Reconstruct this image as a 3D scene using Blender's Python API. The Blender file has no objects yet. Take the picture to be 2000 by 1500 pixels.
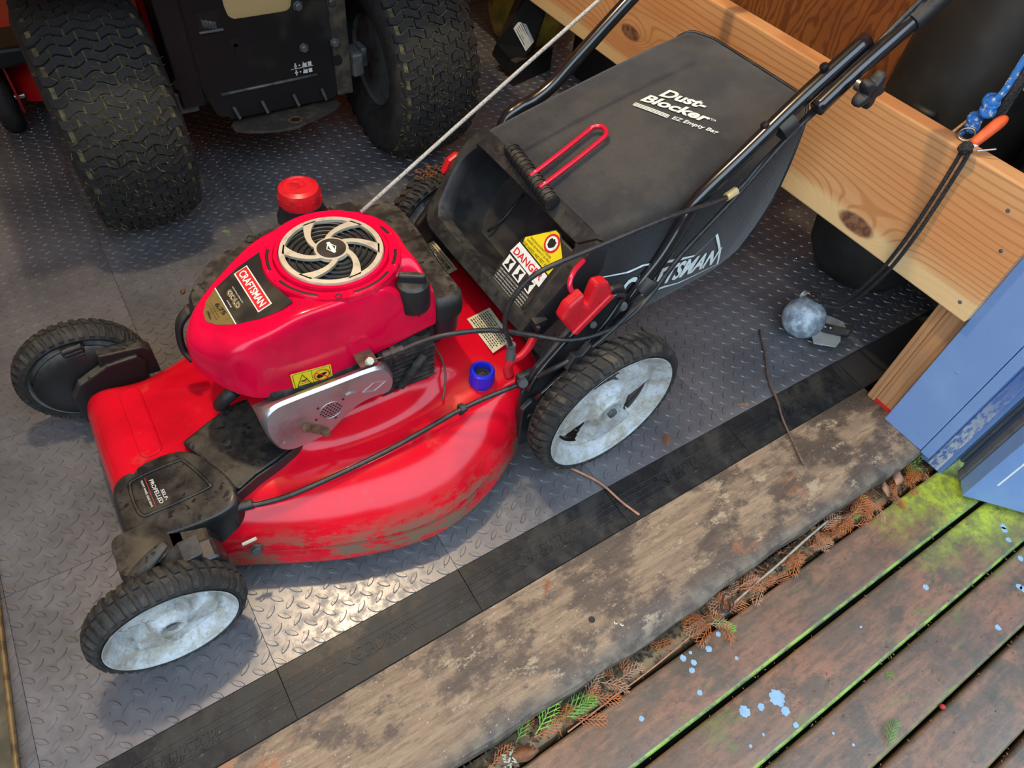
import bpy, bmesh, math, random
from mathutils import Vector, Matrix
random.seed(7)
PI = math.pi
S = bpy.context.scene
COL = S.collection

# ------------------------------------------------------------------ camera
cam = bpy.data.cameras.new('camera'); camo = bpy.data.objects.new('camera', cam); COL.objects.link(camo)
cam.sensor_fit = 'HORIZONTAL'; cam.sensor_width = 36.0; cam.lens = 36.0 * 1345.0 / 2000.0
cam.clip_start = 0.02; cam.clip_end = 100
_R = Vector((0.8385358, -0.53736591, 0.08997549)); _D = Vector((-0.37030394, -0.68322052, -0.62935261)); _F = Vector((0.39966574, 0.49441642, -0.77189358))
camo.matrix_world = Matrix(((_R.x, -_D.x, -_F.x, 0.0406), (_R.y, -_D.y, -_F.y, -0.39915), (_R.z, -_D.z, -_F.z, 1.07246), (0, 0, 0, 1)))
S.camera = camo
# ------------------------------------------------------------------ world, light, exposure
W = bpy.data.worlds.new('World'); S.world = W; W.use_nodes = True
bg = W.node_tree.nodes['Background']; bg.inputs[0].default_value = (0.66, 0.82, 1.0, 1); bg.inputs[1].default_value = 2.7
S.view_settings.view_transform = 'Standard'; S.view_settings.look = 'None'; S.view_settings.gamma = 1.0
S.view_settings.use_curve_mapping = False; S.view_settings.exposure = 0.68
LAMP = (0.30, 0.78, 2.14); LAMP_W = 54.0

# ------------------------------------------------------------------ node materials
class NT:
    def __init__(s, name):
        s.m = bpy.data.materials.new(name); s.m.use_nodes = True; s.t = s.m.node_tree; s.n = s.t.nodes; s.b = s.n['Principled BSDF']
        s._c = None
    def set(s, k, v):
        i = s.b.inputs[k]
        if hasattr(v, 'is_output'): s.t.links.new(v, i)
        elif isinstance(v, (tuple, list)): i.default_value = (*v[:3], 1)
        else: i.default_value = v
        return s
    def lk(s, v, i):
        if hasattr(v, 'is_output'): s.t.links.new(v, i)
        elif isinstance(v, (tuple, list)) and len(i.default_value) == 4: i.default_value = (*v[:3], 1)
        else: i.default_value = v
    def co(s):
        if s._c is None: s._c = s.n.new('ShaderNodeTexCoord')
        return s._c.outputs['Object']
    def sep(s):
        q = s.n.new('ShaderNodeSeparateXYZ'); s.t.links.new(s.co(), q.inputs[0]); return q.outputs
    def nrm(s):
        g = s.n.new('ShaderNodeNewGeometry'); q = s.n.new('ShaderNodeSeparateXYZ'); s.t.links.new(g.outputs['Normal'], q.inputs[0]); return q.outputs
    def mp(s, scale, loc=(0, 0, 0), rot=(0, 0, 0)):
        q = s.n.new('ShaderNodeMapping'); s.t.links.new(s.co(), q.inputs[0]); q.inputs['Scale'].default_value = scale
        q.inputs['Location'].default_value = loc; q.inputs['Rotation'].default_value = rot; return q.outputs[0]
    def noise(s, scale, detail=4, rough=.55, vec=None, dist=0):
        q = s.n.new('ShaderNodeTexNoise'); s.t.links.new(vec if vec is not None else s.co(), q.inputs['Vector'])
        q.inputs['Scale'].default_value = scale; q.inputs['Detail'].default_value = detail; q.inputs['Roughness'].default_value = rough; q.inputs['Distortion'].default_value = dist
        return q.outputs[0]
    def voro(s, scale, vec=None, feature='F1'):
        q = s.n.new('ShaderNodeTexVoronoi'); q.feature = feature; s.t.links.new(vec if vec is not None else s.co(), q.inputs['Vector']); q.inputs['Scale'].default_value = scale
        return q.outputs['Distance']
    def ma(s, op, a, b=0.0, c=0.0, clamp=False):
        q = s.n.new('ShaderNodeMath'); q.operation = op; q.use_clamp = clamp
        for i, v in enumerate((a, b, c)): s.lk(v, q.inputs[i])
        return q.outputs[0]
    def rng(s, v, a, b, c=0.0, d=1.0):
        q = s.n.new('ShaderNodeMapRange'); q.interpolation_type = 'SMOOTHSTEP'; s.lk(v, q.inputs[0])
        for i, x in zip((1, 2, 3, 4), (a, b, c, d)): q.inputs[i].default_value = x
        return q.outputs[0]
    def mix(s, f, a, b):
        q = s.n.new('ShaderNodeMix'); q.data_type = 'RGBA'; s.lk(f, q.inputs[0]); s.lk(a, q.inputs[6]); s.lk(b, q.inputs[7]); return q.outputs[2]
    def mixf(s, f, a, b):
        q = s.n.new('ShaderNodeMix'); q.data_type = 'FLOAT'; s.lk(f, q.inputs[0]); s.lk(a, q.inputs[2]); s.lk(b, q.inputs[3]); return q.outputs[0]
    def bump(s, h, st=.3, d=.002):
        q = s.n.new('ShaderNodeBump'); q.inputs['Strength'].default_value = st; q.inputs['Distance'].default_value = d; s.t.links.new(h, q.inputs['Height']); s.t.links.new(q.outputs[0], s.b.inputs['Normal']); return s

def basic(name, col, rough=.5, metal=0, col2=None, sc=20, lo=.4, hi=.65, bump=0, bsc=300, coat=0, rough2=None, detail=4):
    t = NT(name); t.set('Roughness', rough).set('Metallic', metal)
    if coat: t.set('Coat Weight', coat).set('Coat Roughness', .08)
    if col2 is not None:
        f = t.rng(t.noise(sc, detail), lo, hi); t.set('Base Color', t.mix(f, col, col2))
        if rough2 is not None: t.set('Roughness', t.mixf(f, rough, rough2))
    else: t.set('Base Color', col)
    if bump: t.bump(t.noise(bsc, 2), bump, .001)
    return t.m

M = {}
def paint_red(name, c, dirt_lo=.055, coat=.6):
    t = NT(name); z = t.sep()[2]
    col = t.mix(t.rng(t.noise(9, 3), .45, .75), c, tuple(v * .72 for v in c))
    spots = t.rng(t.noise(70, 3, .7), .62, .70); col = t.mix(t.ma('MULTIPLY', spots, .35), col, tuple(v * .55 + .02 for v in c))
    sp2 = t.rng(t.noise(260, 3, .8), .70, .74); col = t.mix(sp2, col, (.10, .05, .035))
    d = t.ma('MULTIPLY', t.rng(z, dirt_lo + .045, dirt_lo - .01), t.rng(t.noise(38, 6, .75, t.mp((.35, .35, 1))), .42, .58))
    col = t.mix(d, col, (.16, .11, .07)); f2 = t.rng(t.noise(16, 5, .7), .60, .78); col = t.mix(t.ma('MULTIPLY', f2, .28), col, (.30, .16, .10))
    t.set('Base Color', col).set('Roughness', t.mixf(d, .17, .8)).set('Coat Weight', t.mixf(d, coat, 0.0)).set('Coat Roughness', .07).set('Specular IOR Level', .32)
    t.bump(t.noise(700, 2), .05, .0006); M[name] = t.m
paint_red('deck_red', (.66, .004, .018), dirt_lo=.080, coat=.12); paint_red('shroud_red', (.80, .002, .045), -.5, .12)
M['red_plastic'] = basic('red_plastic', (.62, .012, .022), .32, col2=(.45, .008, .012), sc=60, lo=.55, hi=.7)
M['red_wire'] = basic('red_wire', (.60, .008, .035), .22, coat=.5)
def black_dusty(name, c=(.014, .014, .015), dust=(.085, .075, .06), amt=.8, rough=.42, up=True, sc=30):
    t = NT(name); n = t.noise(sc, 5, .7); f = t.rng(n, .36, .66)
    if up: f = t.ma('MULTIPLY', f, t.rng(t.nrm()[2], .15, .9))
    drops = t.rng(t.noise(75, 2, .6), .60, .64); f = t.ma('MULTIPLY', f, t.ma('SUBTRACT', 1.0, drops)); f = t.ma('MULTIPLY', f, amt)
    t.set('Base Color', t.mix(f, c, dust)).set('Roughness', t.mixf(f, rough, .75)).bump(t.noise(600, 2), .12, .0008); M[name] = t.m
black_dusty('black_plastic'); black_dusty('black_frame', (.016, .016, .018), (.075, .068, .055), .75, .5)
black_dusty('black_cover', (.011, .011, .012), (.075, .063, .045), .6, .34, sc=22)
M['black_inner'] = basic('black_inner', (.010, .012, .016), .45, col2=(.03, .03, .03), sc=25)
M['gloss_black'] = basic('gloss_black', (.010, .010, .012), .20, 0, (.022, .020, .018), 55, .55, .7, coat=.6)
M['rubber'] = basic('rubber', (.016, .016, .017), .72, col2=(.035, .032, .028), sc=50, bump=.2)
M['cable'] = basic('cable', (.016, .016, .017), .42, col2=(.03, .03, .03), sc=120)
def tread(name, a, b, lo=.45, hi=.62, sc=40):
    t = NT(name); f = t.rng(t.noise(sc, 6, .75), lo, hi); sp = t.rng(t.noise(300, 3, .8), .66, .70)
    t.set('Base Color', t.mix(t.ma('MULTIPLY', sp, .6), t.mix(f, a, b), (.20, .15, .10))).set('Roughness', .8).bump(t.noise(260, 3), .3, .001); M[name] = t.m
tread('lug', (.018, .018, .018), (.05, .044, .034)); tread('lug_dirty', (.020, .019, .018), (.080, .066, .046), .46, .66, 30)
tread('turf_lug', (.016, .017, .018), (.034, .032, .028), .5, .7, 60); tread('turf_groove', (.055, .048, .024), (.20, .165, .075), .38, .62, 45)
def rimmat():
    t = NT('rim_white'); f = t.rng(t.noise(30, 7, .72), .38, .66); g = t.rng(t.noise(160, 4, .8), .5, .66)
    c = t.mix(f, (.52, .56, .58), (.33, .30, .24)); c = t.mix(t.ma('MULTIPLY', g, .5), c, (.20, .165, .12))
    t.set('Base Color', c).set('Roughness', .48).bump(t.noise(300, 3), .1, .0008); M['rim_white'] = t.m
rimmat()
M['steel'] = basic('steel', (.55, .55, .56), .30, 1, (.30, .27, .24), 45, .5, .7)
M['muffler'] = basic('muffler', (.52, .50, .51), .34, .85, (.36, .27, .27), 14, .45, .7, .08, 400)
M['fan_metal'] = basic('fan_metal', (.78, .73, .60), .42, .6, (.62, .57, .45), 60, .45, .7, .06, 700)
M['rust'] = basic('rust', (.12, .06, .035), .75, .2, (.20, .10, .05), 90, bump=.3)
M['grime'] = basic('grime', (.012, .011, .010), .8, 0, (.05, .04, .032), 60, .4, .65, .5, 220)
M['blue_plastic'] = basic('blue_plastic', (.01, .02, .55), .35, coat=.3)
M['white_paint'] = basic('white_paint', (.80, .82, .78), .5, 0, (.62, .64, .60), 120, .5, .75)
M['print_white'] = basic('print_white', (.80, .80, .74), .6); M['print_side'] = basic('print_side', (.82, .90, .88), .6, 0, (.65, .72, .70), 90, .55, .7)
M['print_black'] = basic('print_black', (.012, .012, .012), .5); M['print_red'] = basic('print_red', (.62, .02, .02), .45)
M['decal_black'] = basic('decal_black', (.018, .017, .016), .40, 0, (.05, .042, .03), 26, .42, .66)
M['gold'] = basic('gold', (.36, .26, .09), .38, .55, (.28, .2, .07), 60); M['yellow'] = basic('yellow', (.80, .62, .015), .42)
M['cream'] = basic('cream', (.66, .60, .42), .55, 0, (.50, .45, .30), 40, .5, .7); M['label_grey'] = basic('label_grey', (.55, .53, .46), .5)
M['orange'] = basic('orange', (.85, .13, .03), .5, 0, (.70, .09, .03), 60); M['cordblack'] = basic('cordblack', (.012, .012, .013), .8, 0, (.04, .04, .04), 350, .45, .6, .6, 500)
M['bluerope'] = basic('bluerope', (.03, .20, .62), .7, 0, (.62, .62, .55), 170, .56, .62, .5, 400)
M['ropewhite'] = basic('ropewhite', (.50, .48, .43), .7, 0, (.25, .24, .22), 500, .45, .65, .6, 700)
M['lead'] = basic('lead', (.20, .24, .29), .6, .1, (.50, .58, .64), 55, .40, .66, .3, 250, detail=8); M['alu'] = basic('alu', (.55, .57, .53), .42, .5, (.42, .44, .42), 40)
M['fender_black'] = basic('fender_black', (.016, .016, .015), .55, 0, (.038, .034, .027), 8, .4, .7, .1, 300)
M['khaki'] = basic('khaki', (.42, .32, .05), .6, 0, (.22, .16, .03), 20); M['tan'] = basic('tan', (.62, .45, .20), .5)
M['tractor_black'] = basic('tractor_black', (.012, .013, .014), .42, .1, (.04, .036, .03), 14, .5, .75)
M['tractor_grey'] = basic('tractor_grey', (.16, .17, .17), .5, .5, (.07, .065, .06), 30, .45, .7)
M['hitch'] = basic('hitch', (.05, .045, .038), .7, .3, (.13, .105, .075), 30, .42, .66, .3, 250)
M['tractor_red'] = basic('tractor_red', (.55, .008, .010), .3, coat=.5)
M['brass'] = basic('brass', (.20, .135, .06), .5, .4, (.09, .06, .03), 60, .45, .7)
M['olive'] = basic('olive', (.055, .045, .025), .7, 0, (.10, .08, .045), 30)
M['bulb'] = basic('bulb', (.9, .85, .7), .4)

def floor_mat():
    t = NT('floor_vinyl'); n = t.noise(5, 4, .6); f = t.rng(n, .35, .7)
    c = t.mix(f, (.215, .212, .225), (.145, .146, .158)); s1 = t.rng(t.noise(34, 6, .75), .60, .74)
    c = t.mix(t.ma('MULTIPLY', s1, .55), c, (.36, .36, .36)); s2 = t.rng(t.noise(330, 2, .7), .68, .73); c = t.mix(s2, c, (.06, .05, .04))
    t.set('Base Color', c).set('Metallic', .45).set('Roughness', t.mixf(t.rng(t.noise(60, 5, .7), .4, .65), .30, .46)).bump(t.noise(900, 2), .10, .0005); M['floor'] = t.m
floor_mat()
def trim_mat():
    t = NT('edge_trim_black'); f = t.rng(t.noise(14, 6, .75), .42, .66); s2 = t.rng(t.noise(150, 4, .8), .60, .68)
    c = t.mix(f, (.013, .014, .016), (.034, .032, .028)); c = t.mix(t.ma('MULTIPLY', s2, .5), c, (.10, .09, .075))
    t.set('Base Color', c).set('Roughness', t.mixf(f, .34, .6)).set('Specular IOR Level', .3).bump(t.noise(400, 3), .1, .0006); M['trim'] = t.m
trim_mat()
def sill_mat():
    t = NT('weathered_sill'); g = t.noise(34, 7, .75, t.mp((.12, 1.8, 1))); n1 = t.noise(6.5, 9, .70, t.mp((.8, 1.25, 1))); n2 = t.noise(22, 8, .78, t.mp((.6, 1.3, 1), (3, 1, 0))); n3 = t.noise(110, 5, .75, t.mp((.25, 1.2, 1)))
    c = t.mix(t.rng(g, .34, .68), (.34, .235, .145), (.20, .135, .085)); c = t.mix(t.ma('MULTIPLY', t.rng(n3, .48, .62), .6), c, (.13, .085, .055))
    stain = t.rng(n1, .475, .56); c = t.mix(t.ma('MULTIPLY', stain, .88), c, t.mix(t.rng(n3, .4, .6), (.050, .036, .028), (.095, .065, .046)))
    c = t.mix(t.ma('MULTIPLY', t.rng(n2, .57, .63), .85), c, (.40, .31, .20)); c = t.mix(t.ma('MULTIPLY', t.rng(t.noise(5.0, 6, .6, t.mp((1, 1.4, 1), (7, 4, 2))), .60, .69), .9), c, (.36, .125, .045))
    c = t.mix(t.ma('MULTIPLY', t.rng(t.ma('ADD', t.sep()[1], t.ma('MULTIPLY', n2, .03)), -.200, -.232), .85), c, t.mix(t.rng(t.noise(40, 5), .35, .65), (.060, .052, .046), (.17, .145, .11)))
    c = t.mix(t.rng(t.noise(240, 2, .6), .70, .73), c, (.45, .40, .32))
    t.set('Base Color', c).set('Roughness', t.mixf(stain, .72, .45)).bump(t.ma('ADD', g, t.ma('MULTIPLY', t.noise(130, 5, .75), .8)), .55, .003); M['sill'] = t.m
sill_mat()
def deck_mat():
    t = NT('deck_stain'); x, y, z = t.sep(); g = t.noise(34, 7, .75, t.mp((.10, 1.6, 1))); n1 = t.noise(6, 8, .70); n2 = t.noise(15, 8, .75, t.mp((.7, 1, 1), (2, 5, 1))); n3 = t.noise(120, 5, .75, t.mp((.4, 1, 1)))
    c = t.mix(t.rng(n1, .36, .60), (.235, .115, .070), (.125, .088, .062)); c = t.mix(t.ma('MULTIPLY', t.rng(g, .42, .66), .55), c, (.31, .165, .095)); c = t.mix(t.ma('MULTIPLY', t.rng(n3, .46, .62), .55), c, (.085, .060, .042))
    c = t.mix(t.ma('MULTIPLY', t.rng(n2, .50, .60), .70), c, (.075, .070, .052))
    c = t.mix(t.ma('MULTIPLY', t.rng(t.noise(9, 6, .72, t.mp((.8, 2, 1), (4, 9, 0))), .57, .68), .6), c, (.13, .16, .04))
    al = t.rng(t.ma('ADD', x, t.ma('ADD', t.ma('MULTIPLY', t.noise(9, 8, .75), .55), t.ma('MULTIPLY', y, .55))), 1.10, 1.34)
    c = t.mix(t.ma('MULTIPLY', al, t.rng(y, -.47, -.40, .35, 1.0)), c, t.mix(t.rng(t.noise(45, 6, .8), .36, .62), (.40, .50, .03), (.17, .20, .045)))
    ed = t.ma('MULTIPLY', t.rng(t.nrm()[1], -.06, -.42), t.rng(y, -.60, -.46, .12, 1.0)); c = t.mix(ed, c, t.mix(t.rng(t.noise(30, 5, .7), .38, .62), (.26, .44, .07), (.12, .17, .08)))
    t.set('Base Color', c).set('Roughness', t.mixf(t.rng(t.noise(18, 5), .4, .65), .26, .46)).bump(t.ma('ADD', g, t.ma('MULTIPLY', t.noise(200, 5, .75), .7)), .30, .0018); M['deck'] = t.m
deck_mat()
def lumber(name, c1, c2, c3, ax='y', knots=(), fr=190):
    t = NT(name); x, y, z = t.sep(); L_, A_ = (y, z) if ax == 'y' else (z, y)
    wob = t.noise(2.2, 3, .5, t.mp((1, .55, 3.0) if ax == 'y' else (1, 4, .8)))
    v = t.ma('ADD', t.ma('MULTIPLY', A_, 1.0), t.ma('MULTIPLY', wob, .06)); kn = None
    for (ky, kz, s, amp) in knots:
        dy = t.ma('MULTIPLY', t.ma('SUBTRACT', y, ky), .45); dz = t.ma('SUBTRACT', z, kz); d2 = t.ma('ADD', t.ma('MULTIPLY', dy, dy), t.ma('MULTIPLY', dz, dz))
        e = t.ma('POWER', 2.718, t.ma('MULTIPLY', d2, -1.0 / (s * s))); v = t.ma('ADD', v, t.ma('MULTIPLY', e, amp)); k = t.rng(d2, (s * .52) ** 2, (s * .34) ** 2)
        kn = k if kn is None else t.ma('MAXIMUM', kn, k)
    s_ = t.ma('SINE', t.ma('MULTIPLY', v, fr * 2)); ringv = t.rng(s_, .35, 1.0)
    c = t.mix(t.rng(wob, .38, .66), c1, c2); c = t.mix(t.ma('MULTIPLY', ringv, .6), c, c3); fine = t.noise(70, 4, .6, t.mp((1, .05, 1) if ax == 'y' else (1, 1, .05))); c = t.mix(t.ma('MULTIPLY', t.rng(fine, .45, .75), .3), c, c3)
    if ax == 'y' and knots:
        c = t.mix(t.ma('MULTIPLY', t.rng(t.ma('ADD', z, t.ma('MULTIPLY', wob, .08)), .372, .352), .8), c, (.78, .55, .27)); c = t.mix(kn, c, t.mix(t.rng(t.noise(90, 3), .4, .6), (.13, .055, .03), (.26, .12, .06)))
    t.set('Base Color', c).set('Roughness', .58).bump(fine, .12, .001); M[name] = t.m
lumber('beam', (.68, .36, .15), (.64, .28, .10), (.45, .17, .055), knots=((.1007, .318, .040, .075), (.804, .375, .034, .08)), fr=260)
lumber('stud', (.58, .31, .14), (.50, .25, .105), (.33, .14, .06), 'z', fr=170); lumber('stud_pale', (.34, .20, .11), (.28, .16, .09), (.22, .12, .07), 'z', fr=110)
def ply():
    t = NT('plywood'); y, z = t.sep()[1:3]; v = t.ma('ADD', y, t.ma('MULTIPLY', t.noise(2.6, 4, .6, t.mp((1, 2.0, .8))), .30)); s_ = t.rng(t.ma('SINE', t.ma('MULTIPLY', v, 260.0)), -.1, .95)
    c = t.mix(t.rng(t.noise(3, 3), .4, .65), (.34, .115, .028), (.25, .075, .02)); c = t.mix(t.ma('MULTIPLY', s_, .62), c, (.11, .028, .009)); t.set('Base Color', c).set('Roughness', .6); M['ply'] = t.m
ply()
def bluepaint():
    t = NT('blue_paint'); c = t.mix(t.rng(t.noise(6, 4), .4, .7), (.17, .29, .55), (.21, .34, .60)); ch = t.rng(t.noise(60, 5, .75), .70, .74); c = t.mix(ch, c, (.20, .15, .10))
    t.set('Base Color', c).set('Roughness', .42).bump(t.ma('ADD', t.noise(40, 3, .5, t.mp((1, 1, .1))), t.noise(250, 3)), .18, .0012); M['blue'] = t.m
    t = NT('blue_worn'); f = t.rng(t.noise(150, 4, .7, t.mp((1, 1, .4))), .42, .56); z = t.sep()[2]; f = t.ma('MULTIPLY', f, t.rng(z, .26, .05)); c = t.mix(f, (.09, .16, .36), (.42, .44, .44)); c = t.mix(t.rng(z, .23, .28), c, t.mix(t.rng(t.noise(50, 5), .45, .55), (.09, .16, .36), (.05, .03, .02))); t.set('Base Color', c).set('Roughness', .7).bump(t.noise(160, 4), .5, .003); M['blue_worn'] = t.m
    t = NT('grey_edge'); t.set('Base Color', t.mix(t.rng(t.noise(50, 5, .7), .5, .7), (.11, .115, .12), (.075, .07, .07))).set('Roughness', .6).bump(t.noise(90, 4), .2, .002); M['grey_edge'] = t.m
bluepaint()
def fabric():
    t = NT('bag_fabric'); x, y, z = t.sep(); d = t.noise(5, 2, .4)
    v = t.ma('ADD', t.ma('ADD', x, t.ma('MULTIPLY', z, .75)), t.ma('MULTIPLY', d, .05)); rib = t.ma('SINE', t.ma('MULTIPLY', v, 2300.0))
    up = t.rng(t.nrm()[2], .25, .8); f = t.ma('MULTIPLY', t.rng(t.noise(7, 4, .65), .34, .66), t.ma('MULTIPLY', up, .8))
    c = t.mix(f, (.011, .012, .015), (.060, .052, .042)); c = t.mix(t.ma('MULTIPLY', t.rng(rib, 0, 1), .35), c, (.006, .006, .007))
    t.set('Base Color', c).set('Roughness', .78).set('Sheen Weight', .25).bump(t.ma('ADD', t.ma('MULTIPLY', rib, .5), t.noise(14, 3)), .45, .0018); M['fabric'] = t.m
fabric()
for nm, a, b in (('frond_green', (.075, .20, .02), (.13, .30, .03)), ('frond_orange', (.42, .13, .03), (.30, .085, .022)), ('frond_pale', (.38, .22, .13), (.28, .15, .085)), ('frond_lime', (.20, .42, .03), (.15, .33, .03)),
                 ('leaf_tan', (.42, .23, .14), (.34, .17, .10)), ('leaf_brown', (.20, .08, .03), (.14, .05, .02)), ('twig', (.11, .065, .045), (.16, .10, .07)), ('twig_pale', (.40, .34, .27), (.30, .25, .19)), ('soil', (.030, .018, .011), (.07, .038, .02)), ('lichen', (.45, .52, .42), (.36, .42, .33)), ('splat', (.25, .40, .54), (.20, .34, .48)), ('salmon', (.46, .22, .13), (.36, .16, .09)), ('berry', (.4, .02, .03), (.3, .02, .02))):
    M[nm] = basic(nm, a, .65, 0, b, 90)
M['ledger'] = basic('ledger', (.20, .145, .075), .6, 0, (.12, .085, .045), 20, .4, .65, .3, 120); M['wall'] = basic('wall', (.30, .20, .12), .7, 0, (.24, .15, .09), 6); M['slab'] = basic('slab', (.02, .02, .02), .9)
M['siding'] = basic('siding', (.10, .19, .40), .5, 0, (.13, .23, .44), 6); M['ceil'] = basic('ceil', (.34, .25, .17), .8); M['under'] = basic('under', (.02, .014, .01), .95)

# ------------------------------------------------------------------ mesh helpers
V3 = Vector
class G:
    def __init__(s): s.v = []; s.f = []
    def add(s, v, f):
        o = len(s.v); s.v += [tuple(p) for p in v]; s.f += [tuple(i + o for i in q) for q in f]; return s
    def box(s, x0, x1, y0, y1, z0, z1, m=None):
        v = [(x, y, z) for z in (z0, z1) for y in (y0, y1) for x in (x0, x1)]
        if m is not None: v = [m @ V3(p) for p in v]
        return s.add(v, [(0, 2, 3, 1), (4, 5, 7, 6), (0, 1, 5, 4), (2, 6, 7, 3), (0, 4, 6, 2), (1, 3, 7, 5)])
    def loft(s, rings, cap0=True, cap1=True, closed=True):
        n = len(rings[0]); v = [p for r in rings for p in r]; f = []
        for i in range(len(rings) - 1):
            for j in range(n if closed else n - 1):
                k = (j + 1) % n; f.append((i * n + j, i * n + k, (i + 1) * n + k, (i + 1) * n + j))
        if cap0: f.append(tuple(range(n))[::-1])
        if cap1: f.append(tuple(range((len(rings) - 1) * n, len(rings) * n)))
        return s.add(v, f)
    def tube(s, pts, r, n=8, closed=False, flat=1.0):
        P = [V3(p) for p in pts]; m = len(P); rings = []; up = V3((0, 0, 1)); prev = None
        for i in range(m):
            if closed: t = P[(i + 1) % m] - P[i - 1]
            else: t = P[min(i + 1, m - 1)] - P[max(i - 1, 0)]
            t.normalize()
            if prev is None:
                a = up if abs(t.z) < .9 else V3((1, 0, 0)); u = t.cross(a).normalized()
            else: u = (prev - t * prev.dot(t)).normalized()
            prev = u; w = t.cross(u); rr = r[i] if isinstance(r, (list, tuple)) else r
            rings.append([P[i] + (u * math.cos(k * 2 * PI / n) + w * math.sin(k * 2 * PI / n) * flat) * rr for k in range(n)])
        if closed: rings.append(rings[0]); return s.loft(rings, False, False)
        return s.loft(rings)
    def lathe(s, prof, o=(0, 0, 0), ax=(0, 0, 1), n=32, cap=True):
        a = V3(ax).normalized(); b = a.cross(V3((1, 0, 0)) if abs(a.x) < .9 else V3((0, 1, 0))).normalized(); c = a.cross(b); o = V3(o)
        return s.loft([[o + a * h + (b * math.cos(k * 2 * PI / n) + c * math.sin(k * 2 * PI / n)) * max(r, 1e-5) for k in range(n)] for r, h in prof], cap, cap)
    def prism(s, out, fn0, fn1):
        return s.loft([[fn0(*p) for p in out], [fn1(*p) for p in out]])
    def ball(s, c, r, n=12, sc=(1, 1, 1)):
        rings = [[(c[0] + r * sc[0] * math.sin(i * PI / n) * math.cos(j * PI / n), c[1] + r * sc[1] * math.sin(i * PI / n) * math.sin(j * PI / n), c[2] + r * sc[2] * math.cos(i * PI / n)) for j in range(2 * n)] for i in range(n + 1)]
        rings[0] = [(c[0] + 1e-5 * math.cos(j * PI / n), c[1] + 1e-5 * math.sin(j * PI / n), c[2] + r * sc[2]) for j in range(2 * n)]; rings[-1] = [(c[0] + 1e-5 * math.cos(j * PI / n), c[1] + 1e-5 * math.sin(j * PI / n), c[2] - r * sc[2]) for j in range(2 * n)]
        return s.loft(rings)
    def xf(s, fn): s.v = [tuple(fn(*p)) for p in s.v]; return s
def cr(pts, n, closed=False):
    P = [V3(p) for p in pts]; m = len(P); out = []
    segs = m if closed else m - 1
    for i in range(segs):
        a = P[(i - 1) % m] if closed or i > 0 else P[0] * 2 - P[1]; b = P[i]; c = P[(i + 1) % m]; d = P[(i + 2) % m] if closed or i + 2 < m else P[-1] * 2 - P[-2]
        for k in range(n):
            t = k / n; out.append(b * (1) + (c - a) * (.5 * t) + (a * 2 - b * 5 + c * 4 - d) * (.5 * t * t) + (b * 3 - a - c * 3 + d) * (.5 * t ** 3))
    if not closed: out.append(P[-1])
    return out
def rrect(x0, x1, y0, y1, r, n=5):
    o = []
    for cx, cy, a0 in ((x1 - r, y1 - r, 0), (x0 + r, y1 - r, 90), (x0 + r, y0 + r, 180), (x1 - r, y0 + r, 270)):
        for k in range(n + 1): a = math.radians(a0 + 90 * k / n); o.append((cx + r * math.cos(a), cy + r * math.sin(a)))
    return o
def mesh(name, g, mat, smooth=False, recalc=True):
    me = bpy.data.meshes.new(name); me.from_pydata(g.v, [], g.f)
    if recalc:
        b = bmesh.new(); b.from_mesh(me); bmesh.ops.recalc_face_normals(b, faces=b.faces); b.to_mesh(me); b.free()
    me.materials.append(M[mat] if isinstance(mat, str) else mat)
    if smooth is True:
        for p in me.polygons: p.use_smooth = True
    elif smooth:
        me.shade_smooth() if False else None
        for p in me.polygons: p.use_smooth = True
        try: me.set_sharp_from_angle(angle=math.radians(smooth))
        except Exception: pass
    return me
def link(name, me, parent=None, bevel=0, sub=0, seg=2):
    o = bpy.data.objects.new(name, me); COL.objects.link(o)
    if parent is not None:
        o.parent = parent
        o.matrix_parent_inverse = Matrix.Translation(-V3(parent['wl'])) if 'wl' in parent else Matrix.Identity(4)
    if bevel:
        b = o.modifiers.new('bevel', 'BEVEL'); b.width = bevel; b.segments = seg; b.limit_method = 'ANGLE'; b.angle_limit = math.radians(35)
    if sub:
        b = o.modifiers.new('subsurf', 'SUBSURF'); b.levels = sub; b.render_levels = sub
    return o
def obj(name, g, mat, parent=None, smooth=False, bevel=0, sub=0, recalc=True): return link(name, mesh(name, g, mat, smooth, recalc), parent, bevel, sub)
def tag(o, label, cat, group=None):
    o['label'] = label; o['category'] = cat
    if group: o['group'] = group
    return o
def lab(o, label): o['label'] = label; return o
def thing(name, label, cat, loc=(0, 0, 0), group=None):
    o = bpy.data.objects.new(name, None); COL.objects.link(o); o.location = loc; o['wl'] = loc; o.empty_display_size = .05
    return tag(o, label, cat, group)
def struct(name, g=None, mat=None, label=None, loc=(0, 0, 0), **k):
    if g is None:
        o = bpy.data.objects.new(name, None); COL.objects.link(o); o.location = loc; o['wl'] = loc; o.empty_display_size = .05
    else: o = obj(name, g, mat, **k)
    o['kind'] = 'structure'
    if label: o['label'] = label
    return o
_txt = {}
def textgeo(s, bold=0.0, shear=0.0, res=3):
    k = (s, bold, shear)
    if k not in _txt:
        c = bpy.data.curves.new('t', 'FONT'); c.body = s; c.size = 1; c.offset = bold; c.shear = shear; c.resolution_u = res; c.fill_mode = 'FRONT'
        o = bpy.data.objects.new('t', c); COL.objects.link(o); dg = bpy.context.evaluated_depsgraph_get(); me = bpy.data.meshes.new_from_object(o.evaluated_get(dg))
        v = [tuple(p.co) for p in me.vertices]; f = [tuple(p.vertices) for p in me.polygons]; bpy.data.objects.remove(o); bpy.data.curves.remove(c); bpy.data.meshes.remove(me); _txt[k] = (v, f)
    return _txt[k]
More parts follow.
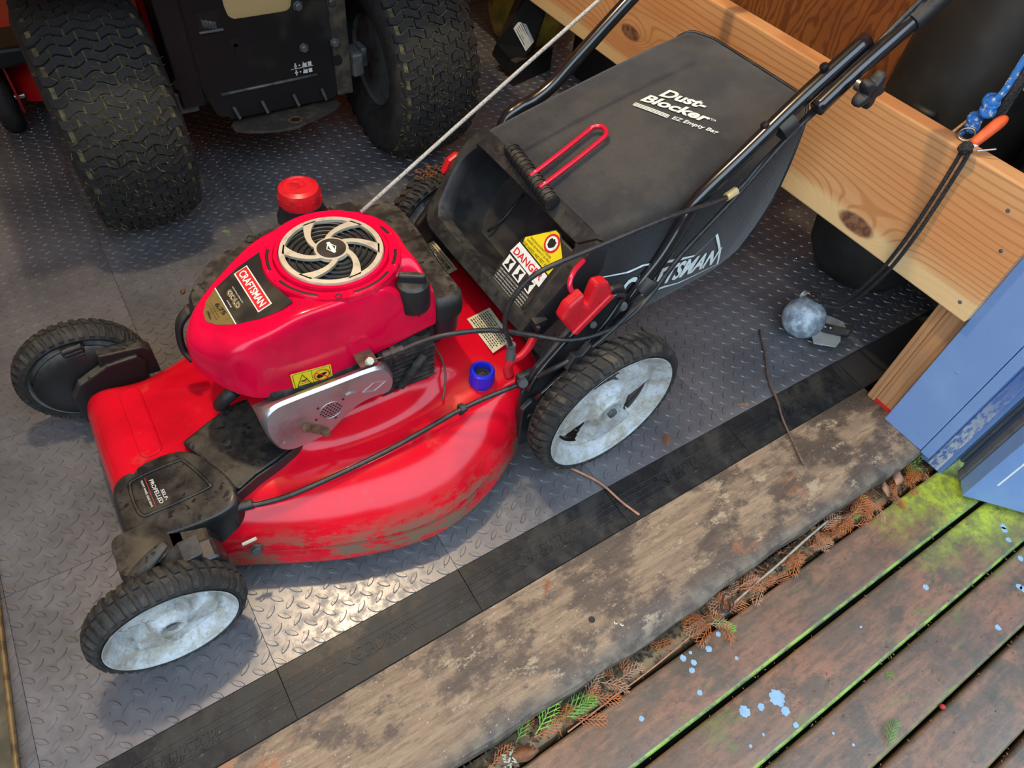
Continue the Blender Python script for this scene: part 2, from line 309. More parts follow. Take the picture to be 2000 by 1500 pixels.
def tquad(s, BL, BR, TL, lift=(0, 0, .0006), bold=.0, shear=0., fn=None):
    v, f = textgeo(s, bold, shear); xs = [p[0] for p in v]; ys = [p[1] for p in v]; x0, x1 = min(xs), max(xs); y0, y1 = min(ys), max(ys)
    BL, BR, TL = V3(BL), V3(BR), V3(TL); U_ = BR - BL; W_ = TL - BL; L_ = V3(lift); g = G()
    P = [BL + U_ * ((p[0] - x0) / (x1 - x0)) + W_ * ((p[1] - y0) / (y1 - y0)) + L_ for p in v]
    if fn: P = [fn(q) for q in P]
    return g.add(P, f)
def text(name, s, BL, BR, TL, mat, parent, **k): return obj(name, tquad(s, BL, BR, TL, **k), mat, parent, recalc=False)
def poly3(pts, lift=(0, 0, .0004), th=.0003):
    a = [V3(p) + V3(lift) for p in pts]; n = V3(lift).normalized() * th; return G().loft([[p - n for p in a], a])

# ================================================================== SETTING
T = .305
floor = struct('floor', G().box(-1.2, 1.9, -.079, 3.0, -.05, -.0068), 'slab', 'shed floor laid with grey diamond-plate tiles')
def tile_mesh():
    g = G(); h = T / 2 - .0004
    g.box(-h, h, -h, h, -.006, 0); ang = [i * 2 * PI / 10 for i in range(10)]
    def loz(cx, cy, a):
        ca, sa = math.cos(a), math.sin(a); r0 = []; r1 = []
        for t in ang:
            x = math.cos(t); y = math.sin(t); px = x * .0112; py = y * .0043 * (1 - .35 * x * x)
            r0.append((cx + px * ca - py * sa, cy + px * sa + py * ca, -.0001)); px *= .86; py *= .72; r1.append((cx + px * ca - py * sa, cy + px * sa + py * ca, .0019))
        g.loft([r0, r1], False, True)
    st = T / 20
    for i in range(20):
        for j in range(20):
            if (i + j) % 2: continue
            loz(-T / 2 + (i + .5) * st, -T / 2 + (j + .5) * st, (.70 if i % 2 else -.78) )
    return mesh('floor_tile', g, 'floor', False)
tm = tile_mesh()
for i in range(-2, 6):
    for j in range(0, 9):
        o = bpy.data.objects.new('floor_tile', tm); COL.objects.link(o); o.parent = floor; o.location = ((i + .5) * T, (j + .5) * T, 0)
# edge trim
trim = struct('trim_1', label='black rubber ramp edging with embossed lettering along the floor front', loc=(.45, -.04, 0))
def zt(y): return .0006 + .0052 * (y / .0795)
def trim_piece():
    g = G(); h = T / 2 - .0007; prof = [(-.001, -.012), (-.001, .0004)]
    for yy in (-.024, -.034, -.044, -.054): prof += [(yy + .0012, zt(yy)), (yy + .0005, zt(yy) + .0005), (yy - .0005, zt(yy) + .0005), (yy - .0012, zt(yy))]
    prof += [(-.0785, zt(-.0785)), (-.0795, -.012)]
    g.loft([[(x, y, z) for y, z in prof] for x in (-h, h)]); return mesh('edging_piece', g, 'trim')
tp = trim_piece()
lg = tquad('GLADIATOR', (-.048, -.050, 0), (.052, -.050, 0), (-.046, -.030, 0), lift=(0, 0, 0), bold=.004, shear=.15)
# chevron mark ahead of the lettering
lg.add([(-.066, -.041, 0), (-.050, -.054, 0), (-.053, -.041, 0), (-.049, -.031, 0)], [(0, 1, 2, 3)])
top = [(p[0], p[1], zt(p[1]) + .0016) for p in lg.v]; LG = G().add(top, lg.f)
lm_ = mesh('embossed_lettering', LG, 'trim', recalc=False)
for k in range(-2, 4 + 1):
    o = bpy.data.objects.new('edging_piece', tp); COL.objects.link(o); o.parent = trim; o.matrix_parent_inverse = Matrix.Translation((-.45, .04, 0)); o.location = ((k + .5) * T if k < 4 else 4 * T + .02, 0, 0)
    if k == 4: o.scale = (.13, 1, 1); continue
    q = bpy.data.objects.new('embossed_lettering', lm_); COL.objects.link(q); q.parent = o; sm_ = q.modifiers.new('solid', 'SOLIDIFY'); sm_.thickness = .0022; sm_.offset = -1
# sill plank with a chipped outer edge
def sill():
    g = G(); n = 150; rings = []
    for i in range(n + 1):
        x = -.9 + (1.262 + .9) * i / n; e = -.250 + .003 * math.sin(x * 9) + .0015 * math.sin(x * 47) + random.uniform(-.0007, .0007)
        chip = .020 * math.exp(-((x - .505) / .07) ** 2) + .010 * math.exp(-((x - .60) / .05) ** 2); dr = .012 * math.exp(-((x - .53) / .10) ** 2)
        y1 = -.080
        rings.append([(x, y1, -.05), (x, y1, -.0062), (x, -.13, -.0060), (x, -.19, -.0062), (x, e + .012 + chip, -.0066), (x, e + .004 + chip * .4, -.0095 - dr * .6), (x, e, -.016 - dr), (x, e + .001, -.05)])
    g.loft(rings); return g
sl = struct('trim_2', sill(), 'sill', 'weathered brown wooden door sill plank with stains', smooth=30)
g = G().lathe([(.0055, -.0004), (.0055, .0002)], (.4493, -.1801, -.0062), n=16); lab(obj('drilled_hole', g, 'print_black', sl), 'dark drilled hole')
for i, (x, y) in enumerate(((.48, -.204), (.487, -.2115))): obj('screw_head', G().lathe([(.0028, -.0004), (.0028, .0005), (.0018, .0008)], (x, y, -.0063), n=12), 'steel', sl)
# ledger board and soil in the gap
struct('trim_3', G().loft([[(x, -.247, -.09), (x, -.247, -.064), (x, -.256, -.058), (x, -.272, -.056), (x, -.283, -.060), (x, -.288, -.072), (x, -.288, -.09)] for x in (-.9, .2, .8, 1.6)]), 'ledger', 'tan rounded board in the gap below the sill', smooth=40)
# porch deck
deck = struct('porch_deck', label='wet brown stained wooden deck boards outside the shed', loc=(.5, -.6, -.06))
def board(y0, y1, zt_=-.040, x0=-1.2, x1=2.2):
    r = .006; prof = [(y0, zt_ - .03)] + [(y0 + r - r * math.cos(a), zt_ - r + r * math.sin(a)) for a in [k * PI / 12 for k in range(7)]]
    prof += [(y0 + (y1 - y0) * t, zt_ + .0006 * math.sin(t * PI)) for t in (.25, .5, .75)]
    prof += [(y1 - r + r * math.sin(a), zt_ - r + r * math.cos(a)) for a in [k * PI / 12 for k in range(7)]] + [(y1, zt_ - .03)]
    xs = [x0 + (x1 - x0) * i / 12 for i in range(13)]
    return G().loft([[(x, y, z) for y, z in prof] for x in xs])
boards = []
edges = [(-.381, -.293), (-.4795, -.3885), (-.5735, -.4855), (-.671, -.580), (-.768, -.678), (-.865, -.775), (-.962, -.872), (-1.06, -.97), (-1.157, -1.067)]
for y0, y1 in edges: boards.append(obj('deck_board', board(y0, y1), 'deck', deck, smooth=35))
struct('ground', G().box(-10, 10, -9, 6, -.20, -.10), 'under', 'dark ground under the shed and the deck boards')
def splat(x, y, r, bi):
    rnd = random.Random(int(x * 9999 + y * 777)); n = 26; out = [(x + r * math.cos(k * 2 * PI / n) * rnd.uniform(.75, 1.12), y + r * 1.0 * math.sin(k * 2 * PI / n) * rnd.uniform(.75, 1.12)) for k in range(n)]
    o = obj('paint_spot', G().prism(out, lambda a, b: (a, b, -.041), lambda a, b: (a, b, -.0388)), 'splat', boards[bi]); lab(o, 'light blue dried paint spot')
SPOTS = [(0.6550, -0.3028, 0.0038, 0), (0.6302, -0.3016, 0.0047, 0), (0.5994, -0.3111, 0.0056, 0), (0.5522, -0.3005, 0.0055, 0), (0.5690, -0.3000, 0.0028, 0), (0.5628, -0.3146, 0.0050, 0), (0.5520, -0.3225, 0.0050, 0), (0.6286, -0.3465, 0.0033, 0), (0.5398, -0.3540, 0.0045, 0), (0.4360, -0.3347, 0.0044, 0), (0.5817, -0.4119, 0.0092, 1), (0.6094, -0.4212, 0.0060, 1), (0.5545, -0.4520, 0.0027, 1), (0.5833, -0.4511, 0.0023, 1), (0.6415, -0.4253, 0.0132, 1), (0.6388, -0.4457, 0.0075, 1), (0.6374, -0.4685, 0.0047, 1), (1.0174, -0.4362, 0.0055, 1), (1.1739, -0.5270, 0.0059, 2), (1.1757, -0.5336, 0.0059, 2), (1.0680, -0.5503, 0.0057, 2), (0.6940, -0.5358, 0.0024, 2), (0.6795, -0.5081, 0.0021, 2), (0.8540, -0.4215, 0.0023, 1), (1.2625, -0.4393, 0.0061, 1), (1.2576, -0.4443, 0.0061, 1), (1.2450, -0.4611, 0.0055, 1), (1.2293, -0.4962, 0.0055, 2)]
for sp in SPOTS: splat(*sp)

# right wall: plywood, studs, rail board, jamb
wr = struct('wall_right', label='right shed wall with plywood sheathing and studs', loc=(1.75, 1, 0))
obj('plywood_sheet', G().box(1.75, 1.765, -.15, 3.0, -.02, 2.4), 'ply', wr)
for y in (.98, 1.62): obj('stud', G().box(1.64, 1.75, y, y + .10 if y < 1 else y + .04, -.02, 2.35), 'stud_pale', wr, bevel=.002)
obj('stud', G().box(1.257, 1.345, -.152, -.114, -.006, 2.05), 'stud', wr, bevel=.002); lab(obj('stud', G().box(1.250, 1.345, -.114, -.096, -.006, 2.05), 'stud', wr, bevel=.0025), 'narrow jamb stud edge')
lab(obj('caulk_line', G().box(1.2535, 1.258, -.153, -.112, -.0058, .0005), 'print_red', wr), 'thin red line at the stud foot')
rb = obj('rail_board', G().box(1.215, 1.253, -.157, 2.6, .287, .527), 'beam', wr, bevel=.003); lab(rb, 'wide pale reddish softwood board screwed across the studs')
for y, z in ((-.1295, .4269), (-.1307, .3145), (-.10, .485)):
    q = obj('screw_head', G().lathe([(.0035, 0), (.0035, .0008), (.0022, .0012)], (1.2153, y, z), (-1, 0, 0), 12), 'tractor_grey', rb)
jm = struct('trim_4', label='blue painted door jamb board with a stop strip', loc=(1.24, -.2, 0))
obj('jamb_board', G().box(1.2315, 1.256, -.247, -.157, -.006, 2.1), 'blue', jm, bevel=.002)
obj('stop_strip', G().box(1.2335, 1.27, -.268, -.248, -.010, 2.1), 'blue', jm, bevel=.0015)
obj('worn_strip', G().box(1.252, 1.30, -.292, -.2695, -.036, 2.1), 'blue_worn', jm, bevel=.002)
for z, r in ((.03, .0032), (.19, .004)): obj('nail_dimple', G().lathe([(r, 0), (r, .0006), (r * .6, .0009)], (1.2313, -.222 if z < .1 else -.20, z), (-1, 0, 0), 14), 'blue', jm)
# open door leaf, hinged at the jamb
dr = struct('door_1', label='blue painted shed door swung open beside the jamb', loc=(1.26, -.33, 0))
def rotz(o, a): return Matrix.Translation(o) @ Matrix.Rotation(a, 4, 'Z')
md = rotz((1.243, -.352, 0), math.radians(-49))
obj('door_panel', G().box(0, .75, -.006, .030, -.028, 2.0, md), 'blue', dr, bevel=.002)
obj('door_edge', G().box(-.004, .75, .0305, .052, -.026, 2.0, md), 'grey_edge', dr, bevel=.002)
obj('door_batten', G().box(.006, .75, .0525, .070, -.02, 2.0, md), 'blue', dr, bevel=.003)
obj('door_seal', G().box(.0, .75, .0705, .080, -.018, 2.0, md), 'grey_edge', dr, bevel=.002)
obj('drip_line', G().box(.03, .0335, -.0068, -.006, .03, 2.0, md), 'white_paint', dr)
# rest of the shed shell (roof, walls, front wall past the jamb)
struct('wall_back', G().box(-1.25, 1.8, 3.0, 3.05, -.02, 2.4), 'wall', 'back shed wall'); struct('wall_left', G().box(-1.25, -1.2, -.25, 3.0, -.02, 2.4), 'wall', 'left shed wall')
struct('ceiling', G().box(-1.3, 1.9, -.45, 3.1, 2.4, 2.45), 'ceil', 'shed ceiling'); struct('wall_front', G().box(1.257, 3.2, -.30, -.155, -.04, 2.4), 'siding', 'blue front wall right of the doorway')
struct('wall_header', G().box(-1.25, 1.257, -.28, -.16, 2.08, 2.4), 'siding', 'front wall above the doorway')
def hedge():
    g = G(); q = random.Random(4); rings = []; nx = 60; nz = 26
    for i in range(nz):
        z = -.1 + 4.8 * i / (nz - 1); rings.append([(-9 + 18 * k / nx, -6.3 + q.uniform(-.25, .35) - .10 * z + (.25 * math.sin(k * 1.3) if i else 0), z + (q.uniform(-.5, .5) if i == nz - 1 else 0)) for k in range(nx + 1)] + [(-9 + 18 * k / nx, -7.6, z) for k in range(nx, -1, -1)])
    return g.loft(rings)
struct('hedge', hedge(), basic('hedge_leaf', (.030, .050, .018), .8, 0, (.06, .09, .03), 3), 'tall dark cedar hedge beyond the deck')
# brass strip with an olive board at the left edge of the floor
bl = thing('edge_board', 'dark olive board with a brass edge strip on the floor at far left', 'board', (-.36, .15, .002))
mb = rotz((-.3235, .05, 0), math.radians(-3.4))
obj('sheet', G().box(-.12, -.006, -.22, .8, .0015, .010, mb), 'olive', bl, bevel=.001); obj('edge_strip', G().tube([mb @ V3((-.003, y, .009)) for y in (-.22, 0, .3, .8)], .0042, 8), 'brass', bl, smooth=True)
# lamp
lamp = thing('ceiling_lamp', 'bare warm bulb in a ceiling socket above the mowers', 'lamp', (LAMP[0], LAMP[1], 2.4))
obj('socket', G().lathe([(.05, 2.4), (.05, 2.385), (.022, 2.37), (.02, 2.30)], (LAMP[0], LAMP[1], 0), n=20), 'white_paint', lamp, smooth=40)
bu = G().lathe([(.014, 2.30), (.016, 2.285), (.030, 2.25), (.031, 2.235), (.022, 2.215), (.001, 2.207)], (LAMP[0], LAMP[1], 0), n=20)
be = NT('bulb_glow'); be.set('Base Color', (.9, .8, .6)).set('Emission Color', (1, .74, .42)).set('Emission Strength', 20); M['bulb_glow'] = be.m; obj('bulb', bu, 'bulb_glow', lamp, smooth=True)
ld = bpy.data.lights.new('lamp_light', 'POINT'); ld.energy = LAMP_W; ld.color = (1.0, .80, .52); ld.shadow_soft_size = .045; lo = bpy.data.objects.new('lamp_light', ld); COL.objects.link(lo); lo.location = LAMP; 

# ================================================================== LAWN MOWER
YC = .35
mow = thing('lawn_mower', 'red walk-behind lawn mower with white front and rear wheels and black handles', 'lawn mower', (.27, YC, 0))
# ---- deck shell
def deck_ring(near):       # near: list of (x, dy, z), front centre to rear centre; mirrored across the middle line
    a = [(x, YC - d, z) for x, d, z in near]; b = [(x, YC + d, z) for x, d, z in near[1:-1]][::-1]; return cr(a + b, 5, True)
L_ = [
 [(-.113,0,.080),(-.113,.12,.080),(-.100,.178,.080),(-.02,.176,.080),(.07,.218,.080),(.17,.263,.080),(.29,.291,.080),(.40,.270,.080),(.52,.203,.080),(.565,.165,.080),(.575,0,.080)],
 [(-.116,0,.046),(-.116,.12,.046),(-.104,.184,.046),(-.02,.181,.046),(.07,.224,.046),(.17,.269,.046),(.29,.297,.046),(.40,.276,.046),(.52,.209,.046),(.57,.17,.046),(.58,0,.046)],
 [(-.120,0,.046),(-.120,.12,.046),(-.107,.188,.046),(-.02,.185,.046),(.07,.228,.046),(.17,.273,.046),(.29,.301,.046),(.40,.280,.046),(.52,.213,.046),(.574,.174,.046),(.584,0,.046)],
 [(-.119,0,.058),(-.119,.12,.058),(-.106,.186,.058),(-.02,.182,.058),(.07,.224,.058),(.17,.270,.058),(.29,.298,.058),(.40,.277,.058),(.52,.210,.058),(.574,.172,.058),(.584,0,.058)],
 [(-.114,0,.098),(-.114,.12,.098),(-.102,.180,.098),(-.02,.174,.098),(.07,.214,.095),(.17,.257,.095),(.29,.285,.095),(.40,.265,.095),(.52,.205,.098),(.574,.170,.10),(.584,0,.12)],
 [(-.104,0,.130),(-.104,.115,.130),(-.092,.168,.130),(-.015,.158,.132),(.075,.192,.126),(.17,.231,.125),(.285,.256,.125),(.39,.240,.125),(.51,.198,.136),(.573,.168,.15),(.583,0,.16)],
 [(-.086,0,.146),(-.086,.105,.146),(-.075,.150,.146),(-.01,.138,.147),(.085,.162,.143),(.175,.196,.145),(.28,.218,.147),(.38,.206,.147),(.49,.185,.158),(.57,.165,.172),(.58,0,.182)],
 [(-.058,0,.152),(-.058,.09,.152),(-.048,.125,.152),(.0,.118,.152),(.095,.140,.149),(.18,.166,.152),(.275,.182,.155),(.37,.175,.156),(.465,.168,.168),(.56,.155,.182),(.57,0,.188)],
 [(.02,0,.153),(.02,.07,.153),(.03,.09,.153),(.06,.100,.152),(.115,.122,.150),(.19,.144,.151),(.275,.154,.153),(.36,.148,.155),(.43,.135,.166),(.52,.12,.182),(.53,0,.186)],
 [(.07,0,.154),(.07,.05,.154),(.075,.07,.154),(.10,.085,.153),(.135,.105,.153),(.20,.126,.154),(.275,.134,.156),(.35,.128,.158),(.41,.112,.168),(.46,.09,.180),(.48,0,.184)],
 [(.10,0,.160),(.105,.045,.160),(.115,.065,.162),(.13,.080,.165),(.155,.097,.172),(.205,.113,.186),(.275,.119,.194),(.34,.114,.190),(.39,.098,.186),(.425,.078,.188),(.44,0,.190)],
 [(.13,0,.175),(.135,.04,.176),(.14,.055,.180),(.155,.070,.188),(.175,.082,.196),(.215,.095,.203),(.275,.100,.206),(.33,.096,.204),(.37,.083,.200),(.40,.066,.198),(.41,0,.198)],
]
def deck_x(x): return x
g = G().loft([deck_ring(r) for r in L_], False, True)
dk = obj('deck_shell', g, 'deck_red', mow, smooth=True, sub=1); lab(dk, 'glossy red steel deck shell')
# raised pressed panel with two crease lines across the front of the deck
def bead(pts, r): return G().tube(cr(pts, 8), r, 8, flat=.5)
obj('pressed_panel', G().prism(rrect(-.054, -.022, .332, .478, .012), lambda x, y: (x, y, .148), lambda x, y: (x, y, .1553)), 'deck_red', mow, bevel=.003)
# black gear cover at the front ("self propelled")
co = [(-.1101,.3152),(-.0951,.3266),(-.0708,.3319),(-.0379,.3293),(-.0078,.3227),(.0105,.3098),(.0258,.2883),(.0389,.2563),(.0492,.2228),(.0495,.1971),(.0381,.1782),(.0075,.1772),(-.0324,.1850),(-.0624,.1930),(-.0852,.2024),(-.1088,.2115)]
cz = lambda x: .172 + .2 * (x - .04)
def ins(P, k, c=(-.03, .255)): return [(c[0] + (x - c[0]) * k, c[1] + (y - c[1]) * k) for x, y in P]
rg = []
for k, dz, b in ((1.10, None, .045), (1.09, None, .09), (1.06, None, .128), (1.02, -.013, 0), (.97, -.003, 0), (.90, 0, 0)):
    rg.append([(x, y, cz(x) + dz if dz is not None else min(b, cz(x) - .02)) for x, y in ins(co, k)])
g = G().loft(rg); cover = obj('gear_cover', g, 'black_cover', mow, smooth=True, sub=2)
pn = [(-.070,.306),(-.012,.299),(.000,.288),(.0165,.238),(.012,.229),(-.055,.236),(-.080,.245),(-.082,.296)]
g = G().tube([(x, y, cz(x) + .0005) for x, y in cr([(a, b, 0) for a, b in pn], 5, True) for x, y in [(x, y)]] if False else [(p[0], p[1], cz(p[0]) + .0006) for p in cr([(a, b, 0) for a, b in pn], 5, True)], .0026, 6, True, .6)
obj('cover_ridge', g, 'black_cover', cover, smooth=True)
text('cover_lettering', 'PROPELLED', (-.0552,.2905,.1531), (-.0518,.2441,.1536), (-.0494,.2894,.1542), 'print_white', cover, lift=(0,0,.0016))
text('cover_lettering', 'SELF-', (-.0450,.2659,.1550), (-.0437,.2446,.1553), (-.0403,.2644,.1560), 'print_white', cover, lift=(0,0,.0016))
text('cover_lettering', 'FRONT WHEEL GEAR DRIVE', (-.0657,.2968,.1509), (-.0640,.2459,.1512), (-.0630,.2966,.1514), 'print_white', cover, lift=(0,0,.0016))
obj('red_rule', poly3([(-.0588,.298,.1522),(-.0578,.2425,.1524),(-.0584,.2425,.1524),(-.0594,.298,.1522)], (0,0,.0016)), 'print_red', cover)
# belt cover between gear cover and engine, with its grey side flange
bp = [(.005,.325),(.05,.345),(.09,.360),(.15,.362),(.20,.33),(.185,.262),(.150,.238),(.115,.226),(.080,.217),(.052,.205),(.040,.22),(.02,.29)]
bc = obj('belt_cover', G().prism(bp, lambda x, y: (x, y, .145), lambda x, y: (x, y, .1675)), 'black_cover', mow, bevel=.004)
obj('cover_flange', G().loft([[(x, y, .148), (x, y, .170), (x + .002, y + .003, .170), (x + .002, y + .003, .148)] for x, y in ((.046,.196),(.080,.2095),(.115,.2185),(.150,.2305),(.178,.248))]), 'black_frame', bc)
obj('cover_screw', G().lathe([(.0065, .1675), (.0065, .169), (.0045, .1695), (.0045, .168)], (.062,.292,0), n=16), 'black_plastic', bc)

# ---- wheels
def tire_prof(R, Wd, ri, crown=.004):
    return [(ri, .004), (ri + (R - ri) * .35, .0005), (R - .012, .0015), (R - .005, .006), (R - .001 - crown * .25, Wd * .28), (R, Wd * .5), (R - .001 - crown * .25, Wd * .72), (R - .005, Wd - .006), (R - .012, Wd - .0015), (ri + (R - ri) * .35, Wd - .0005), (ri, Wd - .004)]
def lugs(R, out, n, h=.0035, base=-.002, mirror=False):
    g = G()
    for k in range(n):
        for o_ in out:
            a = []; b = []
            for th, w, dr in o_:
                A = (k + th) * 2 * PI / n; a.append(((R + base - dr) * math.cos(A), w, (R + base - dr) * math.sin(A))); b.append(((R + h - dr) * math.cos(A), w, (R + h - dr) * math.sin(A)))
            g.loft([a, b])
    return g
def rim_geo(r, front=True, n=144):
    g = G(); v = []; f = []; T_ = [0, .08, .15, .158, .17, .215, .235, .25, .28, .31, .33, .345, .37, .41, .46, .51, .56, .61, .66, .70, .735, .75, .765, .785, .82, .87, .92, .95, .965, .98, 1.0]
    ss = lambda a, b, t: (lambda u: u * u * (3 - 2 * u))(max(0, min(1, (t - a) / (b - a)))); hole = set()
    for i, t in enumerate(T_):
        q = t * r
        for j in range(n):
            th = j * 2 * PI / n; d = .0008 + .003 * ss(.985, .955, t) + .019 * ss(.955, .775, t)
            ph = ((th - (1.5 * t if front else .35 * t) + .4) % (2 * PI / 3)) / (2 * PI / 3)
            pock = ss(.05, .09, ph) * ss(.60, .56, ph) * ss(.32, .345, t) * ss(.765, .74, t); d -= .008 * ss(.78, .70, t) * (1 - pock); d += pock * .010
            d -= .004 * ss(.35, .25, t)
            if t < .25: d -= .006 * ss(.245, .215, t)
            if t < .165: d += .014 * ss(.165, .152, t)
            v.append((q * math.cos(th), d, q * math.sin(th)))
            if not front and .40 <= t <= .76 and .07 < ph < .48: hole.add((i, j))
    for i in range(len(T_) - 1):
        for j in range(n):
            k = (j + 1) % n
            if all(p in hole for p in ((i, j), (i, k), (i + 1, k), (i + 1, j))): continue
            f.append((i * n + j, i * n + k, (i + 1) * n + k, (i + 1) * n + j))
    g.add(v, f); return g
def make_wheel(name, R, Wd, ri, front):
    root = bpy.data.objects.new(name, None); COL.objects.link(root); root.empty_display_size = .03; root.parent = mow
    n = 40 if front else 46
    obj('tire', G().lathe([(r, h) for r, h in tire_prof(R - .003, Wd, ri)], (0, 0, 0), (0, 1, 0), 64, False), 'rubber', root, smooth=50)
    w = Wd; o = []
    if front:
        o = [[(.06,.002,.008),(.10,w*.30,.001),(.30,w*.47,0),(.84,w*.47,0),(.62,w*.28,.001),(.58,.002,.008)], [(.26,w*.53,0),(.50,w*.72,.001),(.54,w-.002,.008),(1.06,w-.002,.008),(1.02,w*.70,.001),(.80,w*.53,0)]]
    else:
        o = [[(.05,.0015,.009),(.02,w*.16,.002),(.45,w*.50,0),(.92,w*.50,0),(.58,w*.16,.002),(.60,.0015,.009)], [(.34,w*.54,0),(.78,w*.84,.002),(.80,w-.0015,.009),(1.36,w-.0015,.009),(1.34,w*.84,.002),(.84,w*.54,0)]]
    obj('tread', lugs(R - .003, o, n, .0032 if front else .004), 'lug' if front else 'lug_dirty', root)
    q = rim_geo(ri + .002, front); rm = obj('rim', q, 'rim_white', root, smooth=40)
    obj('rim_barrel', G().lathe([(ri + .002, .003), (ri, .012), (ri - .004, Wd * .5), (ri, Wd - .008), (ri + .003, Wd - .003)], (0, 0, 0), (0, 1, 0), 48, False), 'rim_white', root, smooth=True)
    if front: obj('axle_bolt', G().lathe([(.007, .002), (.007, .010), (.004, .0105), (.004, .004)], (0, .004, 0), (0, 1, 0), 16), 'steel', root)
    else: obj('axle_bolt', G().lathe([(.009, -.001), (.009, .006), (.0045, .0065)], (0, 0, 0), (0, 1, 0), 6), 'tractor_grey', root)
    return root
def copy_tree(o, parent=None):
    c = o.copy(); COL.objects.link(c); c.parent = parent
    for ch in list(o.children): copy_tree(ch, c)
    return c
def place(o, x, y, z, rz=0, spin=0):
    o.matrix_parent_inverse = Matrix.Translation(-V3(mow['wl'])); o.location = (x, y, z); o.rotation_mode = 'ZYX' if False else 'XYZ'; o.rotation_euler = (0, spin, rz)
wf = make_wheel('front_wheel', .104, .050, .084, True); wr_ = make_wheel('rear_wheel', .148, .052, .126, False)
wf2 = copy_tree(wf, mow); wr2 = copy_tree(wr_, mow)
place(wf, -.094, .077, .104, 0, .3); place(wr_, .636, .054, .148, 0, .75); place(wf2, -.094, .627, .104, PI, .5); place(wr2, .636, .645, .148, PI, .2)
# dust covers on the inner faces of the right-hand wheels
obj('dust_cover', G().lathe([(.078, .0), (.076, -.004), (.050, -.010), (.024, -.012), (.001, -.012)], (-.094, .578, .104), (0, 1, 0), 40), 'black_plastic', mow, smooth=True)
obj('dust_cover', G().lathe([(.112, .0), (.110, -.003), (.07, -.010), (.03, -.012), (.001, -.012)], (.636, .592, .148), (0, 1, 0), 40), 'black_plastic', mow, smooth=True)
obj('dust_cover', G().lathe([(.078, .0), (.076, .004), (.05, .010), (.001, .012)], (-.094, .126, .104), (0, 1, 0), 40), 'black_plastic', mow, smooth=True)
# front wheel carriers and height levers
def carrier(y0, y1, s):
    fy = lambda y: y
    out = [(-.126,.035),(-.124,.100),(-.105,.128),(-.055,.150),(-.008,.150),(.000,.130),(-.006,.10),(.000,.06),(-.04,.040)]
    return G().prism(out, lambda x, z: (x, y0, z), lambda x, z: (x, y1, z))
obj('wheel_carrier', carrier(.136, .205, 1), 'black_cover', mow, bevel=.005); obj('wheel_carrier', carrier(.545, .562, -1), 'black_plastic', mow, bevel=.003)
obj('wheel_bracket', G().prism([(-.105,.130),(-.075,.158),(-.030,.172),(-.004,.168),(.004,.140),(-.004,.118),(-.07,.115)], lambda x, z: (x, .118, z - .004), lambda x, z: (x, .152, z + .004)), 'black_cover', mow, bevel=.006)
lvp = [(-.058,.158,.188),(-.085,.150,.176),(-.112,.140,.160),(-.124,.134,.152)]
lv = obj('height_lever', G().tube(cr(lvp, 4), [.006,.008,.010,.011,.012,.013,.014,.014,.014,.0145,.0145,.013,.010], 10, flat=.55), 'black_frame', mow, smooth=True)
obj('lever_clip', G().prism([(-.075,.152),(-.045,.176),(-.02,.178),(-.028,.160),(-.058,.140)], lambda x, z: (x, .120, z + .010), lambda x, z: (x, .150, z + .016)), 'black_frame', mow, bevel=.002)
fl = G().box(-.070,.012,.540,.556,.085,.168, None); obj('wheel_guard', G().prism([(-.075,.10),(-.062,.170),(.004,.160),(.016,.148),(.016,.09)], lambda x, z: (x, .552, z), lambda x, z: (x, .580, z - .006)), 'black_plastic', mow, bevel=.003)
kp = V3((-.092,.588,.170)); kr = G()
for i in range(4): kr.tube([kp + V3((-.014 + .0, -.012 + .0, .010 - i * .008)), kp + V3((.016, -.012, .012 - i * .008))], .006, 8)
kn = obj('height_knob', kr.box(kp.x - .016, kp.x + .018, kp.y - .016, kp.y + .010, kp.z - .020, kp.z + .012), 'black_plastic', mow, bevel=.003)
obj('lever_arm', G().tube([(-.085,.580,.160), (-.06,.572,.140), (-.035,.57,.120)], .006, 8, flat=.5), 'tractor_grey', mow, smooth=True)
for x, y, z in ((.040,.1435,.093),): 
    obj('deck_bolt', G().lathe([(.010, 0), (.010, .0015), (.0075, .002), (.0075, .006), (.005, .0068)], (x, y + .001, z), (-.1, -.95, .3), 6), 'tractor_grey', mow)
obj('corner_cap', G().loft([[(-.105 + a * k, .188 + b * k, z) for a, b in rrect(-.024, .075, -.035, .045, .015)] for k, z in ((1, .04), (1, .112), (.97, .140), (.85, .150))]), 'black_cover', mow, smooth=50)
obj('deck_slot', G().tube([(.026,.150,.112), (.046,.1465,.118)], .0028, 6), 'label_grey', mow)

# ---- engine
ENG = (.288, .3545)
eb = [(.086,.42),(.100,.455),(.138,.498),(.19,.520),(.245,.535),(.30,.547),(.37,.547),(.43,.535),(.462,.505),(.468,.45),(.462,.36),(.452,.31),(.440,.275),(.41,.262),(.30,.30),(.15,.33),(.09,.36)]
er = []
for k, z in ((.94,.235),(.97,.25),(1.0,.27),(1.0,.315),(.985,.332),(.955,.340)): er.append([(.28 + (x - .28) * k, .40 + (y - .40) * k, z) for x, y in [(p[0], p[1]) for p in cr([(a, b, 0) for a, b in eb], 4, True)]])
eng = obj('engine_cowl', G().loft(er), 'black_plastic', mow, smooth=50); lab(eng, 'dusty black plastic engine cowl and fuel tank')
obj('crankcase', G().loft([[(.28 + a * k, .36 + b * k, z) for a, b in rrect(-.115, .125, -.085, .115, .04)] for k, z in ((1.0,.18),(1.0,.22),(.95,.25))]), 'grime', mow, smooth=40)
obj('engine_block', G().box(.31,.398,.245,.34,.175,.285), 'grime', mow, bevel=.015); fg = G()
for k in range(8): fg.box(.316, .394, .2405, .25, .196 + k * .010, .1995 + k * .010)
